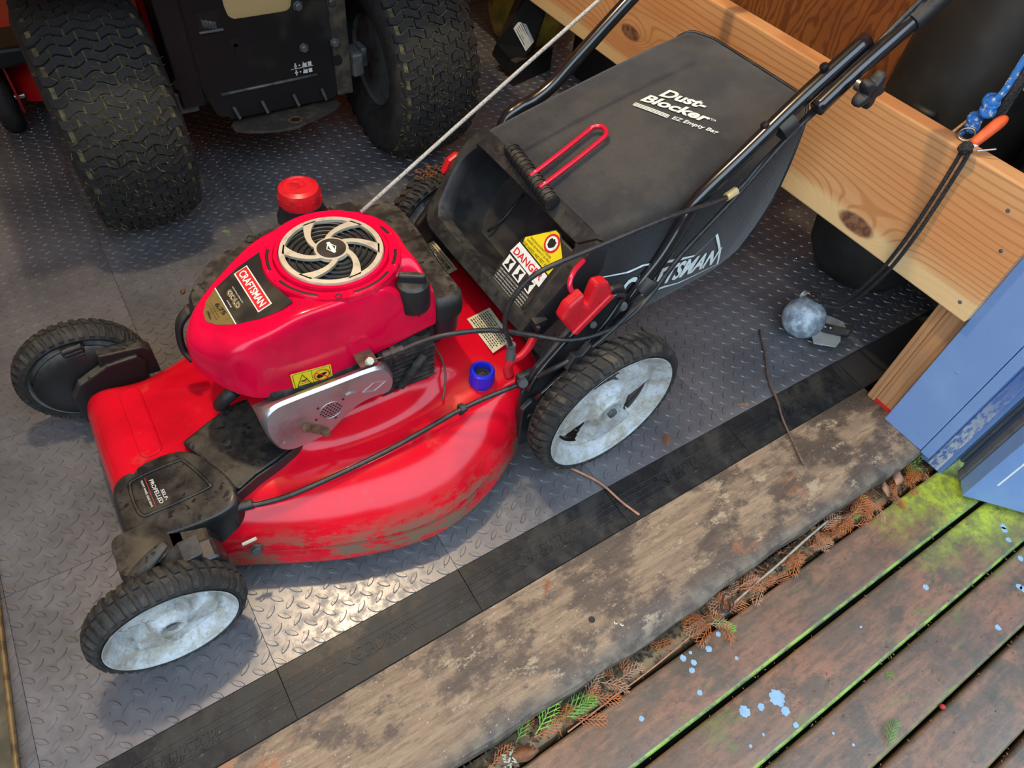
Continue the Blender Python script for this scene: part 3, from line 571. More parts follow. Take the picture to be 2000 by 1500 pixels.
fg.box(.300, .318, .236, .26, .20, .285).tube([(.33, .238, .205), (.345, .232, .235), (.372, .236, .262)], .007, 8)
obj('cooling_fins', fg, 'grime', mow, bevel=.001); obj('filler_tube', G().tube(cr([(.385,.268,.19),(.382,.270,.25),(.376,.268,.31),(.371,.266,.340)], 5), .015, 12), 'black_plastic', mow, smooth=True)
# lip at the cowl's front and rear boss
obj('cowl_tab', G().tube(cr([(.09,.452,.30),(.068,.452,.275),(.060,.445,.235),(.066,.43,.215)], 5), [.010]*4+[.009]*4+[.008]*4+[.008]*4, 8, flat=.5), 'black_plastic', mow, smooth=True) if False else obj('cowl_tab', G().tube(cr([(.09,.452,.30),(.068,.452,.275),(.060,.445,.235),(.066,.43,.215)], 5), .011, 8, flat=.5), 'black_plastic', mow, smooth=True)
obj('cowl_screw', G().lathe([(.010, .340), (.010, .3425), (.007, .3425), (.006, .3405)], (.215,.516,0), n=18), 'black_plastic', eng)
# throttle-side filter housing at the rear of the engine
obj('air_filter_box', G().loft([[(.424 + a * k, .300 + b * k, z) for a, b in rrect(-.028, .032, -.050, .12, .022)] for k, z in ((.80,.255),(.86,.262),(.90,.300),(1.0,.303),(1.0,.320),(.94,.336),(.80,.342))]), 'black_plastic', mow, smooth=40)
obj('filter_tag', poly3([(.4445,.2408,.262),(.4545,.2435,.262),(.4545,.2435,.295),(.4445,.2408,.295)], (.2,-1,0), .0004), 'white_paint', mow) if False else None
# red blower shroud
SH = [(.062,.350),(.072,.314),(.098,.278),(.140,.256),(.200,.249),(.300,.250),(.385,.252),(.403,.256),(.404,.285),(.402,.330),(.405,.365),(.398,.405),(.372,.440),(.330,.458),(.270,.462),(.205,.445),(.140,.420),(.085,.388)]
shc = cr([(a, b, 0) for a, b in SH], 4, True)
def zs(x, y=.35): return .405 - .35 * max(0, .2 - x) - .038 * math.exp(-(((x - .371) ** 2 + (y - .266) ** 2) / .030 ** 2) ** 2)
def zbot(x, y): return .276 + .026 * max(0, min(1, (x - .20) / .2)) - .004 * max(0, 1 - abs(x - .17) / .1) + .020 * max(0, min(1, (.12 - x) / .05)) if y < .34 else .305
sr = []
for k, t in ((1.0, 0), (1.004, .04), (1.0, .35), (.99, .62), (.965, .83), (.925, .95), (.88, 1.0), (.80, 1.0), (.72, 1.0), (.60, 1.0)):
    sr.append([(.262 + (p[0] - .262) * k, .350 + (p[1] - .350) * k, zbot(p[0], p[1]) + (zs(.262 + (p[0] - .262) * k, .350 + (p[1] - .350) * k) - zbot(p[0], p[1])) * t) for p in shc])
sh = obj('blower_shroud', G().loft(sr, False, True), 'shroud_red', mow, smooth=True, sub=1); lab(sh, 'glossy red engine shroud')
def ring(r0, r1, z0, z1, n=72): return G().loft([[(ENG[0] + r * math.cos(k * 2 * PI / n), ENG[1] + r * math.sin(k * 2 * PI / n), z) for k in range(n)] for r, z in ((r0, z0), (r0 + .001, z1), (r1 - .002, z1), (r1, z0))], False, False)
obj('shroud_ring', ring(.0735, .0815, .402, .4125), 'shroud_red', sh, smooth=40); obj('shroud_step', ring(.0815, .0985, .400, .4080), 'shroud_red', sh, smooth=40)
obj('fan_well', G().lathe([(.074, .4065), (.001, .4068)], (ENG[0], ENG[1], 0), n=48), 'print_black', sh)
def arcpts(r, a0, a1, z, n=10): return [(ENG[0] + r * math.cos(math.radians(a0 + (a1 - a0) * k / n)), ENG[1] + r * math.sin(math.radians(a0 + (a1 - a0) * k / n)), z) for k in range(n + 1)]
for a0, a1 in ((195, 234), (266, 306), (317, 338), (2, 14), (150, 178)):
    obj('vent_slot', G().tube(arcpts(.0892, a0, a1, .4083), .0021, 6, flat=.35), 'print_black', sh); obj('slot_lip', G().tube(arcpts(.0930, a0 - 3, a1 + 3, .4080), .0018, 8), 'shroud_red', sh, smooth=True)
obj('shroud_screw', G().lathe([(.005, .4075), (.005, .4086), (.0032, .4086), (.0028, .4076)], (ENG[0] + .0915 * math.cos(math.radians(252)), ENG[1] + .0915 * math.sin(math.radians(252)), 0), n=14), 'print_black', sh)
# fan grille: metal ring with six swirling spokes over black louvres
fan = bpy.data.objects.new('fan_grille', None); COL.objects.link(fan); fan.parent = mow; fan.location = (0, 0, 0); fan.matrix_parent_inverse = Matrix.Translation(-V3(mow['wl']))
def fanplate():
    g = G(); n = 96; z1 = .4150; z0 = .4105
    def annulus(r0, r1, zz0, zz1): g.loft([[(ENG[0] + r * math.cos(k * 2 * PI / n), ENG[1] + r * math.sin(k * 2 * PI / n), z) for k in range(n)] for r, z in ((r0, zz0), (r0 + .0006, zz1), (r1 - .0012, zz1), (r1, zz0))], False, False)
    annulus(.0645, .0735, z0, z1); annulus(.0001, .0250, z0, z1 + .0004)
    for s in range(6):
        L1 = []; R1 = []
        for i in range(13):
            t = i / 12; r = .024 + (.068 - .024) * t; ph = math.radians(60 * s + 20) - 1.05 * t + .25 * t * t; w = .0044 + .0056 * t ** 2
            da = w / r
            L1.append((r, ph - da)); R1.append((r, ph + da))
        out = L1 + R1[::-1]
        g.loft([[(ENG[0] + r * math.cos(a), ENG[1] + r * math.sin(a), z) for r, a in out] for z in (z0, z1)])
    return g
obj('grille_plate', fanplate(), 'fan_metal', fan, smooth=30)
lou = G()
for s in range(6):
    for q in range(5):
        rr = .032 + q * .0075; a0 = math.radians(60 * s + 20) - .95 * ((rr - .024) / .044) + .20; lou.tube([(ENG[0] + (rr + .006 * (k / 6 - .5)) * math.cos(a0 + k * .12), ENG[1] + (rr + .006 * (k / 6 - .5)) * math.sin(a0 + k * .12), .4100) for k in range(7)], .0013, 5)
obj('louvres', lou, 'black_inner', fan)
obj('hub_badge', G().lathe([(.0205, .4154), (.0205, .4162), (.001, .4164)], (ENG[0], ENG[1], 0), n=40), 'decal_black', fan)
hb = V3((ENG[0], ENG[1], .4166)); dm = [V3((0, -.013, 0)), V3((.0075, 0, 0)), V3((0, .013, 0)), V3((-.0075, 0, 0))]
obj('hub_emblem', G().loft([[hb + p - V3((0, 0, .0003)) for p in dm], [hb + p for p in dm]]), 'print_white', fan); obj('hub_emblem_inner', G().loft([[hb + p * .78 for p in dm], [hb + p * .78 + V3((0, 0, .0003)) for p in dm]]), 'decal_black', fan); obj('hub_emblem_heart', G().loft([[hb + p * .42 + V3((0, 0, .0003)) for p in dm], [hb + p * .42 + V3((0, 0, .0005)) for p in dm]]), 'print_red', fan)
obj('hub_band', poly3([hb + V3((-.0025, -.012, .0004)), hb + V3((.0025, -.012, .0004)), hb + V3((.0025, .012, .0004)), hb + V3((-.0025, .012, .0004))]), 'print_white', fan)
# shroud decals
up = (.33 * .0009, 0, .0009); n_ = V3((-.33, 0, .94)).normalized()
U_ = lambda k: tuple(n_ * k)
def onsh(pts): return pts
BLK = [(.1995,.4029,.4048),(.164,.3993,.3924),(.126,.3872,.3791),(.1281,.3075,.3798),(.1577,.2925,.3902),(.1879,.2846,.4008),(.2035,.287,.4062),(.1975,.3132,.4041),(.1912,.3395,.4019),(.1907,.369,.4018)]
obj('name_plate', poly3(BLK, U_(.0006)), 'decal_black', sh); obj('gold_plate', poly3([(.126,.3872,.3791),(.1281,.3075,.3798),(.1075,.3252,.3726),(.0974,.3413,.3691),(.099,.3582,.3696),(.1087,.3743,.3731)], U_(.0007)), 'gold', sh)
obj('plate_rule', poly3([(.126,.3872,.3791),(.1281,.3075,.3798),(.1294,.3072,.3803),(.1273,.3875,.3796)], U_(.0010)), 'print_white', sh)
Bq = [V3((.1567,.3912,.3898)), V3((.1598,.3033,.3909)), V3((.18,.304,.398)), V3((.1768,.3923,.3969))]
bcn = sum(Bq, V3()) / 4
obj('badge', poly3(Bq, U_(.0012)), 'print_white', sh); obj('badge_field', poly3([bcn + V3(((p - bcn).x * .84, (p - bcn).y * .965, (p - bcn).z * .84)) for p in Bq], U_(.0016)), 'print_red', sh)
def inset_text(nm, s, q, mat, mx, my, lift, **k):
    BL, BR, TR, TL = q; u = BR - BL; w = TL - BL; text(nm, s, BL + u * mx + w * my, BR - u * mx + w * my, TL + u * mx - w * my, mat, sh, lift=lift, **k)
inset_text('badge_lettering', 'CRAFTSMAN', Bq, 'print_white', .06, .24, U_(.0020), bold=.02)
text('plate_lettering', 'GOLD', (.1359,.3683,.3826), (.1376,.3276,.3832), (.1445,.3713,.3856), 'gold', sh, lift=U_(.0013), bold=.045); text('plate_lettering', 'GOLD', (.1364,.3680,.3828), (.1381,.3279,.3834), (.1441,.3708,.3854), 'print_white', sh, lift=U_(.0011), bold=.07)
text('plate_lettering', 'INDUSTRIAL STRENGTH', (.1465,.371,.3863), (.1480,.334,.3868), (.1480,.371,.3868), 'print_white', sh, lift=U_(.0013)); text('plate_lettering', 'ENGINE', (.1322,.354,.3813), (.1328,.338,.3815), (.1338,.354,.3818), 'print_white', sh, lift=U_(.0013))
text('plate_lettering', '6.75', (.1163,.3595,.3757), (.1197,.3332,.3769), (.1222,.3600,.3778), 'print_black', sh, lift=U_(.0014), bold=.03)
text('plate_lettering', 'foot-pound torque', (.1122,.366,.3743), (.1130,.332,.3746), (.1140,.366,.3749), 'print_black', sh, lift=U_(.0014)); text('plate_lettering', 'gross torque rating', (.1090,.364,.3732), (.1095,.332,.3733), (.1106,.364,.3737), 'print_black', sh, lift=U_(.0014)); text('plate_lettering', '190cc', (.1030,.3557,.3710), (.1028,.3393,.3709), (.1062,.3559,.3722), 'print_black', sh, lift=U_(.0014), bold=.02)
# warning sticker on the shroud's near face
q = [V3((.1700,.2500,.2790)), V3((.2275,.2485,.2730)), V3((.2275,.2485,.3060)), V3((.1690,.2490,.3150))]
def sq(u, v, l=0): return q[0] * (1 - u) * (1 - v) + q[1] * u * (1 - v) + q[2] * u * v + q[3] * (1 - u) * v + V3((0, -1, 0)) * l
def sp(pts, l): return poly3([sq(u, v) for u, v in pts], (0, -l, 0), .0003)
stk = obj('warning_sticker', sp(rrect(0, 1, 0, 1, .06), .0014), 'yellow', sh)
def line(pts, w, l): return G().tube([sq(u, v, l) for u, v in pts], w, 4, True)
obj('sticker_border', line(rrect(.04, .96, .06, .94, .05), .00035, .0017), 'print_black', sh); obj('sticker_rule', G().tube([sq(.5, .06, .0017), sq(.5, .94, .0017)], .0003, 4), 'print_black', sh)
obj('sticker_triangle', line([(.10, .17), (.44, .17), (.27, .83)], .0008, .0018), 'print_black', sh); obj('sticker_hand', sp([(.19, .42), (.24, .48), (.30, .46), (.36, .56), (.37, .53), (.32, .40), (.27, .36), (.25, .40)], .0017), 'print_black', sh); obj('sticker_flame', sp([(.20, .27), (.37, .27), (.38, .31), (.32, .33), (.26, .31), (.20, .33)], .0017), 'orange', sh)
obj('sticker_ring', line([(.735 + .19 * math.cos(k * PI / 12), .5 + .33 * math.sin(k * PI / 12)) for k in range(24)], .0009, .0020), 'print_red', sh); obj('sticker_palm', sp([(.60, .40), (.64, .30), (.74, .34), (.86, .52), (.86, .62), (.78, .60), (.66, .56), (.60, .50)], .0017), 'print_black', sh); obj('sticker_bar', G().tube([sq(.60, .70, .0021), sq(.87, .30, .0021)], .0008, 4), 'print_red', sh)
# red fuel cap, black oil cap
fc = obj('fuel_cap', G().lathe([(.033, .368), (.034, .373), (.034, .388), (.031, .3965), (.024, .400), (.023, .3985), (.001, .3985)], (.308, .535, 0), n=40), 'red_plastic', mow, smooth=35)
obj('fuel_neck', G().lathe([(.042, .325), (.041, .345), (.036, .352), (.035, .364), (.035, .370)], (.308, .535, 0), n=32), 'black_plastic', mow, smooth=35)
rb_ = G()
for k in range(10): a = k * 2 * PI / 10; rb_.box(-.0035, .0035, -.001, .0015, .372, .386, Matrix.Translation((.308 + .0335 * math.cos(a), .535 + .0335 * math.sin(a), 0)) @ Matrix.Rotation(a - PI / 2, 4, 'Z'))
obj('cap_grips', rb_, 'red_plastic', fc)
obj('cap_symbol', line([(0, 0)], .0, 0), 'red_plastic', fc) if False else obj('cap_symbol', G().tube([(.296,.530,.3990),(.296,.545,.3990),(.310,.545,.3990),(.310,.530,.3990)], .0014, 5, True).tube([(.314,.530,.3990),(.320,.533,.3990),(.320,.546,.3990)], .0014, 5), 'red_plastic', fc)
oc = obj('oil_cap', G().lathe([(.0245, .345), (.0255, .350), (.0252, .380), (.023, .389), (.018, .393), (.001, .393)], (.3700, .2655, 0), n=32), 'black_plastic', mow, smooth=35)
obj('cap_wing', G().prism([(-.021, -.0060), (.018, -.0060), (.021, .0), (.018, .0060), (-.021, .0060)], lambda x, y: (.3700 + x * .85 + y * .5, .2655 - x * .5 + y * .85, .386), lambda x, y: (.3700 + x * .8 + y * .42, .2655 - x * .48 + y * .72, .405)), 'black_plastic', oc, bevel=.003)
# muffler guard
mo = [(.111,.250),(.121,.204),(.142,.187),(.195,.191),(.218,.209),(.249,.231),(.275,.236),(.304,.234),(.311,.259),(.302,.286),(.283,.299),(.215,.301),(.150,.302),(.129,.299),(.115,.285)]
mc = [(p[0], p[1]) for p in cr([(a, b, 0) for a, b in mo], 3, True)]; mcx, mcz = .21, .248
mr = [[(x, .265, min(z, .262)) for x, z in mc], [(x, .246, min(z, .276)) for x, z in mc], [(x, .230, min(z, .294)) for x, z in mc], [(mcx + (x - mcx) * .99, .2205, mcz + (z - mcz) * .985) for x, z in mc], [(mcx + (x - mcx) * .955, .2155, mcz + (z - mcz) * .92) for x, z in mc], [(mcx + (x - mcx) * .90, .2150, mcz + (z - mcz) * .82) for x, z in mc]]
mf = obj('muffler_guard', G().loft(mr), 'muffler', mow, smooth=40); lab(mf, 'silver pressed metal muffler guard')
ho = G(); cxm, czm = .207, .247
for i in range(-3, 4):
    for j in range(-3, 4):
        px, pz = (i + .5 * (j % 2)) * .0052, j * .0046
        if px * px + pz * pz < .0158 ** 2: ho.lathe([(.0015, 0), (.0015, .0004)], (cxm + px, .2148, czm + pz), (0, -1, 0), 8)
for px, pz in ((-.018, .016), (.020, .014), (-.024, -.008), (.005, -.021)): ho.lathe([(.0021, 0), (.0021, .0004)], (cxm + px, .2148, czm + pz), (0, -1, 0), 10)
obj('spark_holes', ho, 'print_black', mf); obj('mesh_rim', G().tube([(cxm + .0175 * math.cos(k * PI / 16), .2148, czm + .0175 * math.sin(k * PI / 16)) for k in range(32)], .0008, 5, True), 'muffler', mf, smooth=True)
for x, z in ((.160, .253), (.187, .223)): obj('guard_bolt', G().lathe([(.0068, -.001), (.0068, .0055), (.005, .0065)], (x + .006, .2145, z - .020), (0, -1, 0), 6), 'rust', mf)
obj('bolt_strap', G().prism([(.155,.246),(.165,.259),(.192,.230),(.183,.217)], lambda x, z: (x + .006, .2155, z - .020), lambda x, z: (x + .006, .2132, z - .020)), 'rust', mf, bevel=.001)
obj('guard_hand', G().prism([(.135,.236),(.139,.229),(.150,.228),(.158,.235),(.153,.240),(.152,.250),(.149,.242),(.147,.251),(.145,.242),(.142,.250),(.141,.241),(.138,.240)], lambda x, z: (x - .008, .2153, z - .022), lambda x, z: (x - .008, .2140, z - .022)), 'muffler', mf, bevel=.0006)
obj('guard_emblem', G().tube([(.258,.2146,.258),(.276,.2146,.270),(.296,.2146,.263),(.276,.2146,.251)], .0007, 5, True), 'muffler', mf); obj('guard_tab', G().prism([(.238,.284),(.240,.291),(.248,.292),(.256,.288),(.254,.280)], lambda x, z: (x - .008, .2155, z - .022), lambda x, z: (x - .008, .2125, z - .022)), 'muffler', mf, bevel=.001)
obj('muffler_body', G().box(.135,.30,.245,.34,.205,.285), 'grime', mow, bevel=.01)
obj('spark_plug', G().tube([(.118,.330,.245),(.100,.318,.243)], .008, 12), 'white_paint', mow, smooth=40); obj('plug_boot', G().tube(cr([(.100,.318,.243),(.085,.320,.232),(.075,.335,.205),(.08,.35,.185)], 4), .0105, 10), 'black_frame', mow, smooth=True)
obj('control_bracket', G().box(.262,.290,.222,.250,.300,.306), 'rust', mow, bevel=.002); obj('control_nut', G().lathe([(.006, 0), (.006, .008)], (.276,.226,.306), (.2, -.6, .8), 6), 'label_grey', mow)
# blue wash-out port, deck labels
wp = obj('wash_port', G().lathe([(.0195, .165), (.0205, .172), (.0205, .199), (.019, .201), (.0145, .201), (.0140, .186), (.001, .186)], (.4653, .2092, 0), n=36), 'blue_plastic', mow, smooth=35); gp = G()
for k in range(16): a = k * PI / 8; gp.tube([(.4653 + .0203 * math.cos(a), .2092 + .0203 * math.sin(a), z) for z in (.172, .198)], .0017, 5)
obj('port_ribs', gp, 'blue_plastic', wp); obj('port_bore', G().lathe([(.0135, .1862), (.0135, .1885), (.009, .189), (.008, .1864)], (.4653, .2092, 0), n=24), 'grime', wp)
def deck_label(cs, rows, seed, bar=False):
    r = random.Random(seed); P = [V3(p) for p in cs]; o = obj('deck_label', poly3(P, (0, 0, .0004), .0003), 'cream', dk); lg_ = G()
    f = lambda u, v: P[0] * (1 - u) * (1 - v) + P[1] * u * (1 - v) + P[2] * u * v + P[3] * (1 - u) * v + V3((0, 0, .0007))
    for i in range(rows):
        u = .10 + .8 * i / rows; v = .06
        while v < .9:
            w = r.uniform(.02, .07)
            if bar and .35 < u < .6: lg_.add([f(.35, v), f(.62, v), f(.62, v + .012), f(.35, v + .012)], [(0, 1, 2, 3)]); v += r.uniform(.02, .04); continue
            lg_.add([f(u, v), f(u + .38 / rows, v), f(u + .38 / rows, min(.95, v + w)), f(u, min(.95, v + w))], [(0, 1, 2, 3)]); v += w + .015
    obj('label_print', lg_, 'print_black', dk, recalc=False)
ztop_l = .1905
deck_label([(.5355,.543,ztop_l - .002),(.5556,.543,ztop_l + .003),(.5553,.4488,ztop_l + .003),(.5332,.4493,ztop_l - .002)], 5, 1, True); deck_label([(.508,.3325,ztop_l - .003),(.5556,.3325,ztop_l + .004),(.5509,.247,ztop_l + .004),(.5065,.241,ztop_l - .003)], 9, 2)

# ---- handle, rear brackets, cables
def pipe(name, pts, r, mat, par, n=8, k=10, flat=1.0): return obj(name, G().tube(cr(pts, n), r, k, flat=flat), mat, par, smooth=True)
for s, yy in ((1, .157), (-1, .543)):
    hp = [(.640, yy, .215), (.690, yy, .268), (.727, yy, .3244), (.757, yy, .368), (.7774, yy, .4165), (.790, yy, .4555), (.8141, yy, .4830), (.8739, yy, .5302), (.9564, yy, .5970), (1.052, yy, .664)] if s == 1 else [(.640, yy, .215), (.690, yy, .300), (.705, yy, .405), (.720, yy, .425), (.752, yy, .436), (.782, yy, .448), (.8469, yy, .5033), (.9419, yy, .5848), (1.05, yy, .668)]
    if s == -1: hp = [(.650, yy, .235), (.680, yy, .33), (.700, yy, .410), (.728, yy, .431), (.760, yy, .440), (.800, yy, .462), (.8469, yy, .5033), (.9419, yy, .5848), (1.05, yy, .668)]
    pipe('lower_handle', hp, .0125, 'gloss_black', mow, 8, 14)
    yo = yy - s * .0245
    pipe('upper_handle', [(.962, yo, .5900), (1.000, yo, .6200), (1.0482, yo, .655), (1.1613, yo, .728), (1.30, yo, .815), (1.345, yo, .843)], .0122, 'gloss_black', mow, 6, 14)
hk = obj('handle_knob', G().lathe([(.009, 0), (.009, .012)], (1.014, .119, .624), (0, -1, 0), 16), 'steel', mow, smooth=40)
def knobgeo(c):
    g = G(); n = 60; R = []
    for yy, k in ((0, .80), (-.003, .96), (-.009, 1.0), (-.015, .95), (-.018, .78)):
        R.append([(c[0] + (.0225 + .0065 * math.cos(5 * a)) * k * math.cos(a), c[1] + yy, c[2] + (.0225 + .0065 * math.cos(5 * a)) * k * math.sin(a)) for a in [j * 2 * PI / n for j in range(n)]])
    return g.loft(R)
obj('knob_star', knobgeo((1.014, .106, .624)), 'black_frame', hk, smooth=50); obj('knob_bore', G().lathe([(.006, 0), (.006, .0005)], (1.014, .0878, .624), (0, -1, 0), 16), 'print_black', hk)
obj('cable_sleeve', G().lathe([(.0145, 0), (.015, .004), (.015, .10), (.0148, .102)], (1.100, .1325, .689), (.835, 0, .545), 20), 'black_frame', mow, smooth=40)
for t_ in ((.990, .157, .6255), (.905, .157, .5545)): obj('handle_bolt', G().lathe([(.007, 0), (.006, .003), (.003, .005)], (t_[0] - .008, t_[1] + .004, t_[2] + .010), (-.6, .2, .75), 12), 'gloss_black', mow)
def clip(c, d, nm='cable_clip'): return obj(nm, G().lathe([(.0165, -.013), (.0172, -.011), (.0172, .011), (.0165, .013)], c, d, 18), 'black_frame', mow, smooth=40)
clip((.735, .150, .325), (.6, 0, .8)); clip((.930, .1505, .562), (.78, 0, .62))
# rear side brackets that carry the handle
for s, yy in ((1, .139), (-1, .553)):
    out = [(.497,.055),(.500,.190),(.522,.243),(.575,.303),(.619,.345),(.650,.362),(.672,.358),(.683,.337),(.654,.276),(.615,.235),(.60,.205),(.56,.12),(.55,.06)]
    obj('handle_bracket', G().prism(out, lambda x, z: (x, yy, z), lambda x, z: (x, yy + s * .011, z)), 'black_plastic', mow, bevel=.004)
    ed = [(.510,.20),(.527,.236),(.578,.294),(.622,.336),(.648,.349),(.664,.345),(.670,.333),(.645,.285),(.60,.235)]
    pipe('bracket_rib', [(x, yy - s * .002, z) for x, z in ed], .0052, 'gloss_black', mow, 4, 8)
obj('bracket_bolt', G().lathe([(.0085, 0), (.0085, .003), (.006, .006)], (.682, .142, .308), (-.2, -1, .3), 14), 'tractor_grey', mow); obj('bracket_bolt', G().lathe([(.006, 0), (.006, .003)], (.620, .137, .300), (-.2, -1, .3), 12), 'tractor_grey', mow); obj('side_plate', G().prism([(.497,.05),(.497,.16),(.515,.175),(.540,.165),(.545,.05)], lambda x, z: (x, .128, z), lambda x, z: (x, .139, z)), 'black_plastic', mow, bevel=.003)
obj('plate_rivet', G().lathe([(.006, 0), (.005, .003)], (.515, .1285, .135), (0, -1, 0), 14), 'black_plastic', mow)
# red height latch on the near bracket
lt = obj('height_latch', G().prism([(.545,.350),(.553,.372),(.580,.389),(.583,.366),(.592,.360),(.600,.399),(.622,.396),(.637,.371),(.634,.362),(.577,.311),(.566,.318)], lambda x, z: (x, .128, z), lambda x, z: (x, .150, z)), 'red_plastic', mow, bevel=.005)
obj('latch_lip', G().prism([(.577,.309),(.566,.316),(.628,.372),(.638,.365)], lambda x, z: (x, .122, z), lambda x, z: (x, .130, z)), 'red_plastic', lt, bevel=.003); pipe('latch_wire', [(.586,.142,.360),(.572,.148,.380),(.570,.156,.394),(.585,.167,.402),(.61,.178,.404)], .0042, 'red_wire', mow, 5, 10)
# red rear guard lug by the cable boot, spring
pipe('cable_lug', [(.532,.168,.290),(.520,.166,.268),(.505,.166,.254),(.493,.168,.252),(.487,.170,.235),(.492,.168,.210)], .0062, 'red_plastic', mow, 4, 8, 1.4)
obj('lug_pivot', G().lathe([(.008, 0), (.008, .012)], (.503,.150,.215), (-.3, -.9, .3), 16), 'tractor_grey', mow); obj('lug_link', G().box(.495,.530,.146,.160,.196,.226), 'black_plastic', mow, bevel=.005)
spg = G().tube([(.503 + .022 * t, .147 + .0045 * math.cos(t * 40), .198 + .0045 * math.sin(t * 40)) for t in [k / 60 for k in range(61)]], .0013, 5); obj('brake_spring', spg, 'print_black', mow)
obj('cable_boot', G().tube([(.4905,.170,.256),(.4892,.170,.270),(.4878,.170,.288)], [.0085,.0075,.0065], 10).tube([(.4878,.170,.284),(.4876,.170,.289)], .0078, 10), 'tractor_grey', mow, smooth=40)
pipe('drive_cable', [(.0438,.1869,.152),(.0768,.176,.150),(.1364,.1656,.1555),(.2702,.1631,.164),(.4066,.1700,.176),(.5048,.150,.206),(.5424,.112,.2674),(.602,.108,.2860),(.6788,.124,.3035),(.745,.138,.3230),(.7894,.142,.3776),(.8732,.142,.4686),(.9445,.146,.5450),(.99,.146,.58)], .0042, 'cable', mow, 6, 8)
obj('cable_end', G().tube([(.030,.190,.150),(.0600,.182,.152)], .0075, 10), 'black_frame', mow, smooth=40); obj('cable_tie', G().lathe([(.0062, -.005), (.0070, -.004), (.0070, .004), (.0062, .005)], (.4066,.1700,.176), (.9, 0, .1), 12), 'black_frame', mow); obj('tie_foot', G().box(.402,.411,.172,.182,.155,.176), 'black_frame', mow, bevel=.001)
pipe('brake_cable', [(.318,.222,.3080),(.3544,.214,.3200),(.3936,.200,.3300),(.4553,.18,.3272),(.5191,.16,.303),(.5658,.130,.2970),(.616,.118,.2960),(.6776,.121,.2990),(.735,.133,.322),(.7808,.138,.3817),(.8653,.138,.4687),(.9338,.138,.55),(.99,.14,.59),(1.06,.135,.665),(1.12,.138,.72)], .0040, 'cable', mow, 6, 8)
obj('cable_ferrule', G().tube([(.300,.2260,.3045),(.330,.220,.3110)], .0072, 8).tube([(.312,.2236,.3070),(.318,.2224,.3082)], .0100, 8), 'black_frame', mow); obj('bare_wire', G().tube([(.274,.224,.309),(.302,.2257,.3050)], .0012, 6), 'steel', mow)
pipe('throttle_cable', [(.4878,.170,.286),(.4728,.17,.3334),(.4717,.17,.3713),(.4861,.165,.4096),(.5182,.16,.4359),(.6062,.148,.4560),(.7172,.138,.4740),(.8450,.138,.4720),(.90,.143,.51),(.96,.146,.56),(1.02,.146,.62),(1.08,.14,.69),(1.16,.14,.76)], .0040, 'cable', mow, 6, 8)
obj('cable_tip', G().tube([(.838,.138,.4715),(.858,.139,.4770)], .0065, 8), 'tan', mow)
pipe('starter_rope', [(.3629,.4198,.4085),(.5899,.44,.5292),(.7895,.45,.6417),(.92,.458,.714)], .0030, 'ropewhite', mow, 4, 8)
# spring pin / strut behind the rear wheel
pipe('height_rod', [(.520,.125,.185),(.560,.115,.235),(.60,.108,.262),(.640,.112,.270)], .006, 'gloss_black', mow, 4, 8); obj('rod_tab', G().prism([(.548,.265),(.560,.290),(.575,.284),(.590,.302),(.600,.285),(.570,.262)], lambda x, z: (x, .100, z), lambda x, z: (x, .114, z)), 'black_frame', mow, bevel=.002)
obj('rear_guard', G().box(.572,.590,.19,.51,.04,.165), 'black_plastic', mow, bevel=.004)
obj('red_latch_far', G().prism([(.580,.325),(.595,.352),(.615,.362),(.625,.35),(.605,.325)], lambda x, z: (x, .555, z), lambda x, z: (x, .572, z)), 'red_plastic', mow, bevel=.006)
# clippings stuck on the rear right tyre and the gear cover
# ================================================================== GRASS BAG
bag = thing('grass_bag', 'black fabric grass catcher bag with printed lettering behind the red mower', 'grass bag', (.85, YC, .2))
def bagpt(s, a):           # s along the bag 0..1, a angle index over a rounded rectangle
    u, v = a
    xt = .640 + .455 * s; xb = .652 + .360 * s; zt_ = .432 + .104 * s; zb = .195 + .045 * s
    hw = .167 + .004 * math.sin(PI * min(1, s)) - .010 * max(0, s - .8) / .2
    x = xb + (xt - xb) * v; z = zb + (zt_ - zb) * v
    y = u * hw; b = .018 * math.sin(PI * max(0, min(1, v))) * min(1, s * 8)
    y += b * (1 if u > 0 else -1) * min(1, abs(u) * 1.0) ** 6
    z += .010 * (1 - min(1, abs(u)) ** 2) * math.sin(PI * min(1, max(0, s))) * max(0, v) ** 4
    x -= .042 * (max(0, abs(u) - .62) / .38) ** 2 * max(0, s) ** 6 * max(0, v)
    return (x, YC + y, z)
def rr2(n=9, r=.14):
    o = []
    for cx, cy, a0 in ((1 - r, 1 - r * .8, 0), (-1 + r, 1 - r * .8, 90), (-1 + r, r * .8, 180), (1 - r, r * .8, 270)):
        for k in range(n): a = math.radians(a0 + 90 * k / (n - 1)); o.append((cx + r * math.cos(a), cy + r * .8 * math.sin(a)))
    return o
base = rr2(); dens = []
for i in range(len(base)):
    a, b = base[i], base[(i + 1) % len(base)]; m = 8 if math.hypot(a[0] - b[0], a[1] - b[1]) > .3 else 1
    for k in range(m): dens.append((a[0] + (b[0] - a[0]) * k / m, a[1] + (b[1] - a[1]) * k / m))
br = [[bagpt(i / 24 * .97, q) for q in dens] for i in range(25)]
for k, ds in ((.985, .985), (.95, .999), (.88, 1.010), (.75, 1.018), (.5, 1.024), (.25, 1.026)): br.append([bagpt(ds, (q[0] * k, .5 + (q[1] - .5) * k)) for q in dens])
rr_ = random.Random(3)
fb = obj('bag_fabric', G().loft(br, False, True), 'fabric', bag, smooth=True); lab(fb, 'ribbed black bag fabric')
seam = G().tube([bagpt(.972, q) for q in dens if q[0] < 0 or True], .0032, 6, True); obj('bag_piping', seam, 'black_inner', fb, smooth=True)
